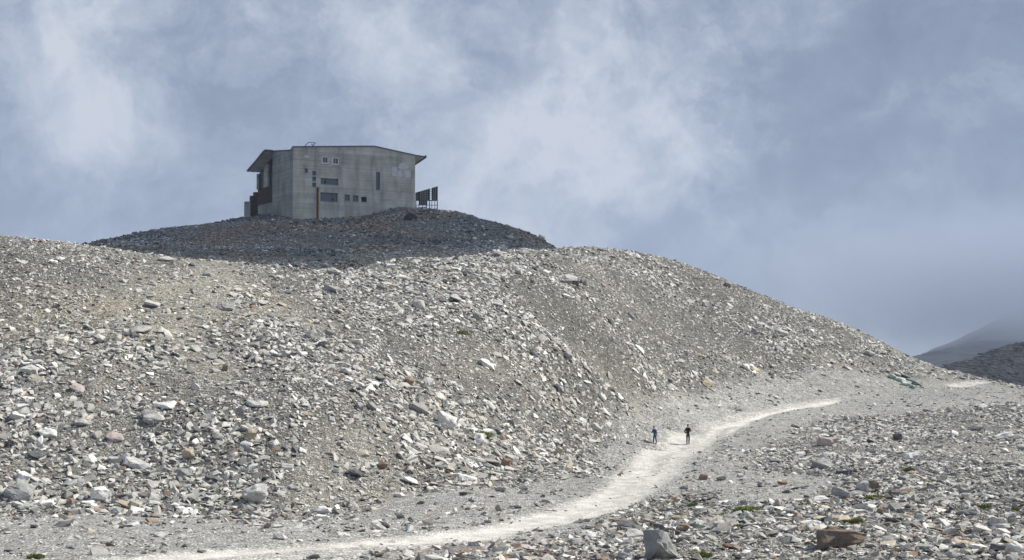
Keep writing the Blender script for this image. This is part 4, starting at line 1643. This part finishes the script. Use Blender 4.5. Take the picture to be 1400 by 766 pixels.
outcrop('dark broken ledge of rock high on the slope right of the mound', [(772, 388, 18, 9, 'grey', 5), (786, 391, 12, 11, 'dark', -5), (797, 389, 13, 11, 'grey', 10), (806, 391, 16, 7, 'grey', -8), (778, 381, 26, 6, 'pale', 0)])
TEAL, TEALD = (.44, .485, .455), (.17, .205, .20)
outcrop('pale teal-green rock face on the slope above the bend of the track', [(1222, 519, 17, 8, TEAL, 10), (1232, 523, 18, 9, TEAL, -10), (1240, 528, 18, 7, TEAL, 14), (1238, 517, 15, 6, TEALD, 5), (1247, 522, 18, 6, TEALD, -8), (1255, 527, 17, 6, TEALD, 10), (1249, 531, 14, 5, TEALD, 0), (1228, 514, 12, 5, 'pale', 0)])
q = ground(562, 300)
if q is not None:
    place_rock(q.x, q.y, float(height(q.x, q.y)), (2.6, 1.2, 1.3), 'dark', 'b', R(-35), 77, 'dark greenish rock half buried in the earth under the building end', .3).color = (.05, .058, .05, 1)

# ------------------------------------------------------------------ far hill and the mountain lost in cloud


def ridge(name, sil, depth, y_off, mat, label, rough, nx_=160, ny_=60, back=.5):
    """a hill whose crest passes through the given points; it falls to the near side and behind"""
    sil = np.array(sil, float)
    xs = np.linspace(sil[0, 0], sil[-1, 0], nx_)
    zs = np.interp(xs, sil[:, 0], sil[:, 2])
    ys = np.interp(xs, sil[:, 0], sil[:, 1])
    vv, ff = [], []
    tt = np.linspace(0, 1 + back, ny_)
    for j, t in enumerate(tt):
        prof = (t ** .85 if t <= 1 else 1 - (t - 1) * .8)
        yy = ys + (t - 1) * depth
        zz = -48 + (zs + 48) * prof
        nz = fbm(xs * .9, yy * .9, rough * 6, 5, .55) * rough * min(1, 1.15 - prof * .5)
        vv += [(a, b, c) for a, b, c in zip(xs, yy, zz + nz)]
    for j in range(ny_ - 1):
        for i in range(nx_ - 1):
            k = j * nx_ + i
            ff.append((k, k + 1, k + nx_ + 1, k + nx_))
    o = mesh_obj(name, vv, ff, mat, None, True)
    tag(o, label, 'hill' if name == 'hill' else 'mountain', kind='structure')
    return o


M_HILL = plain('hill_rubble', (.135, .137, .138), .95, .5, .35)
nt = M_HILL.node_tree
_v = NN(nt, 'ShaderNodeTexVoronoi', ins={'Scale': .55})
_tc = nt.nodes.new('ShaderNodeTexCoord')
nt.links.new(_tc.outputs['Object'], _v.inputs['Vector'])
_bb = NN(nt, 'ShaderNodeBump', ins={'Strength': 1.0, 'Distance': 1.4})
nt.links.new(_v.outputs['Distance'], _bb.inputs['Height'])
nt.links.new(_bb.outputs[0], nt.nodes['Principled BSDF'].inputs['Normal'])
M_MTN = plain('mountain_rock', (.075, .08, .088), .95, .6, .03)


def sil_pts(pp):
    return [tuple(at(*p)) for p in pp]


hill = ridge('hill', sil_pts([(1100, 560, 400), (1230, 520, 410), (1285, 501, 415), (1320, 489, 420), (1355, 480, 425), (1400, 471, 430), (1480, 452, 440), (1650, 425, 460), (1900, 420, 480)]), 150, 0, M_HILL,
      'dark shaded stony hill behind the bend of the track', 3.0, 420, 150)
ridge('mountain', sil_pts([(1000, 540, 1500), (1180, 505, 1550), (1250, 490, 1600), (1310, 478, 1700), (1360, 452, 1900), (1400, 425, 2050), (1480, 400, 2300), (1620, 385, 2500), (1900, 380, 2700)]), 700, 0, M_MTN,
      'bluish mountain flank fading into the low cloud', 24, 260, 120)

hv_ = np.array([v.co[:] for v in hill.data.vertices])
hv_ = hv_[(hv_[:, 0] > 90) & (hv_[:, 0] < 230) & (hv_[:, 2] > -26)]
hp = hv_[rng.integers(0, len(hv_), 9000)] + np.c_[rng.uniform(-1, 1, (9000, 2)), rng.uniform(-.1, .2, 9000)]
pts, n_h = hp, len(hp)
hs = .5 + 1.5 * rng.random(n_h) ** 2.5
scl = np.c_[hs, hs * rng.uniform(.7, 1.1, n_h), hs * rng.uniform(.8, 1.3, n_h)]
eul = np.c_[rng.uniform(.1, .6, n_h), rng.uniform(-.4, .4, n_h), rng.uniform(0, 6.28, n_h)]
pick = rng.integers(0, N_PROTO, n_h)
tin = np.array([.20, .195, .18]) * rng.uniform(.4, 1.9, (n_h, 1))
scree_object('hill_rubble', 'coarse dark rubble on the shaded hill behind the bend of the track', np.ones(n_h, bool))

# ------------------------------------------------------------------ clouds that shade the mound and the far hills


def cloud_mesh(name, outline, hgt, thick, dens, label):
    outline = np.array(outline, float)
    c = outline.mean(0)
    ang = np.arctan2(outline[:, 1] - c[1], outline[:, 0] - c[0])
    od = np.argsort(ang)
    outline, ang = outline[od], ang[od]
    off = SUN * ((hgt - 12) / SUN.z)
    na, nr = 96, 14
    vv, ff = [], []
    aa = np.linspace(-math.pi, math.pi, na, endpoint=False)
    ox = np.interp(aa, ang, outline[:, 0] - c[0], period=2 * math.pi)
    oy = np.interp(aa, ang, outline[:, 1] - c[1], period=2 * math.pi)
    for side in (1, -1):
        for k in range(nr if side == 1 else nr - 1):
            rho = (k + 1) / nr
            for i in range(na):
                x, y = ox[i] * rho, oy[i] * rho
                lump = 1 + .6 * float(fbm(np.array([x + 700.]), np.array([y + 300. + side * 90]), 60, 3)[0])
                z = side * thick / 2 * math.sqrt(max(0, 1 - rho ** 6)) * lump if rho < 1 else 0
                vv.append((c[0] + x, c[1] + y, z))
    top_c, bot_c = len(vv), len(vv) + 1
    vv += [(c[0], c[1], thick / 2), (c[0], c[1], -thick / 2)]

    def vid(side, k, i):
        i %= na
        if k == nr - 1:
            return k * na + i
        return k * na + i if side == 1 else nr * na + k * na + i
    for side in (1, -1):
        for k in range(nr - 1):
            for i in range(na):
                f = [vid(side, k, i), vid(side, k + 1, i), vid(side, k + 1, i + 1), vid(side, k, i + 1)]
                ff.append(f if side == 1 else f[::-1])
        for i in range(na):
            f = [vid(side, 0, i), vid(side, 0, i + 1), top_c if side == 1 else bot_c]
            ff.append(f if side == 1 else f[::-1])
    m = bpy.data.materials.new('cloud_droplets')
    m.use_nodes = True
    m.node_tree.nodes.clear()
    o_ = m.node_tree.nodes.new('ShaderNodeOutputMaterial')
    pv = m.node_tree.nodes.new('ShaderNodeVolumePrincipled')
    pv.inputs['Color'].default_value = (.95, .96, .98, 1)
    pv.inputs['Density'].default_value = dens
    m.node_tree.links.new(pv.outputs[0], o_.inputs['Volume'])
    o = mesh_obj(name, vv, ff, m)
    o.location = (off.x, off.y, hgt)
    tag(o, label, 'cloud', kind='stuff')
    return o


cloud_mesh('cloud', [(-330, 150), (-100, 158), (-55, 162), (-25, 170), (-5, 190), (14, 226), (60, 262), (120, 300), (250, 330), (420, 360), (560, 480), (500, 640), (250, 700), (-50, 690), (-300, 560), (-400, 330)], 430, 46, .037,
           'low grey cloud drifting over the mound and the far hill')
cloud_mesh('cloud', [(10, 58), (22, 64), (40, 68), (80, 66), (140, 60), (150, 10), (60, -30), (-10, -20), (-12, 30), (0, 50)], 410, 18, .07, 'small low cloud drifting over the near right field')

# a bank of cloud lying on the mountain flank


def bank(px, py, Y, rx, ry, rz, dens, colr_, label):
    bm = bmesh.new()
    bmesh.ops.create_icosphere(bm, subdivisions=4, radius=1)
    m = bpy.data.materials.new('cloud_bank')
    m.use_nodes = True
    t_ = m.node_tree
    t_.nodes.clear()
    o_ = t_.nodes.new('ShaderNodeOutputMaterial')
    pv = t_.nodes.new('ShaderNodeVolumePrincipled')
    pv.inputs['Color'].default_value = (*colr_, 1)
    co = t_.nodes.new('ShaderNodeTexCoord').outputs['Object']
    ln = NN(t_, 'ShaderNodeVectorMath', operation='LENGTH')
    t_.links.new(co, ln.inputs[0])
    nz = NN(t_, 'ShaderNodeTexNoise', ins={'Scale': 2.2, 'Detail': 3, 'Roughness': .55})
    t_.links.new(co, nz.inputs['Vector'])
    r_ = math_node(t_, 'ADD', ln.outputs['Value'], math_node(t_, 'MULTIPLY', math_node(t_, 'SUBTRACT', nz.outputs[0], .5), .55))
    f_ = math_node(t_, 'SUBTRACT', 1.0, r_, True)
    f_ = math_node(t_, 'MULTIPLY', f_, f_)
    t_.links.new(math_node(t_, 'MULTIPLY', f_, dens), pv.inputs['Density'])
    t_.links.new(pv.outputs[0], o_.inputs['Volume'])
    o = bm_obj('cloud', bm, m)
    o.location = at(px, py, Y)
    o.scale = (rx, ry, rz)
    tag(o, label, 'cloud', kind='stuff')


BANKC = (.55, .62, .74)
bank(1440, 385, 1650, 400, 560, 100, .017, BANKC, 'blue-grey cloud bank lying on the mountain flank')

# ------------------------------------------------------------------ haze
HAZE = 0.00018
hb = bmesh.new()
add_box(hb, (-4400, -4300, -75), (4400, 4500, 340))
hm = bpy.data.materials.new('haze_air')
hm.use_nodes = True
hm.node_tree.nodes.clear()
ho = hm.node_tree.nodes.new('ShaderNodeOutputMaterial')
hv = hm.node_tree.nodes.new('ShaderNodeVolumePrincipled')
hv.inputs['Color'].default_value = (.58, .68, .86, 1)
hv.inputs['Density'].default_value = HAZE
hm.node_tree.links.new(hv.outputs[0], ho.inputs['Volume'])
hz = bm_obj('haze', hb, hm)
tag(hz, 'thin bluish mountain haze', 'haze', kind='stuff')
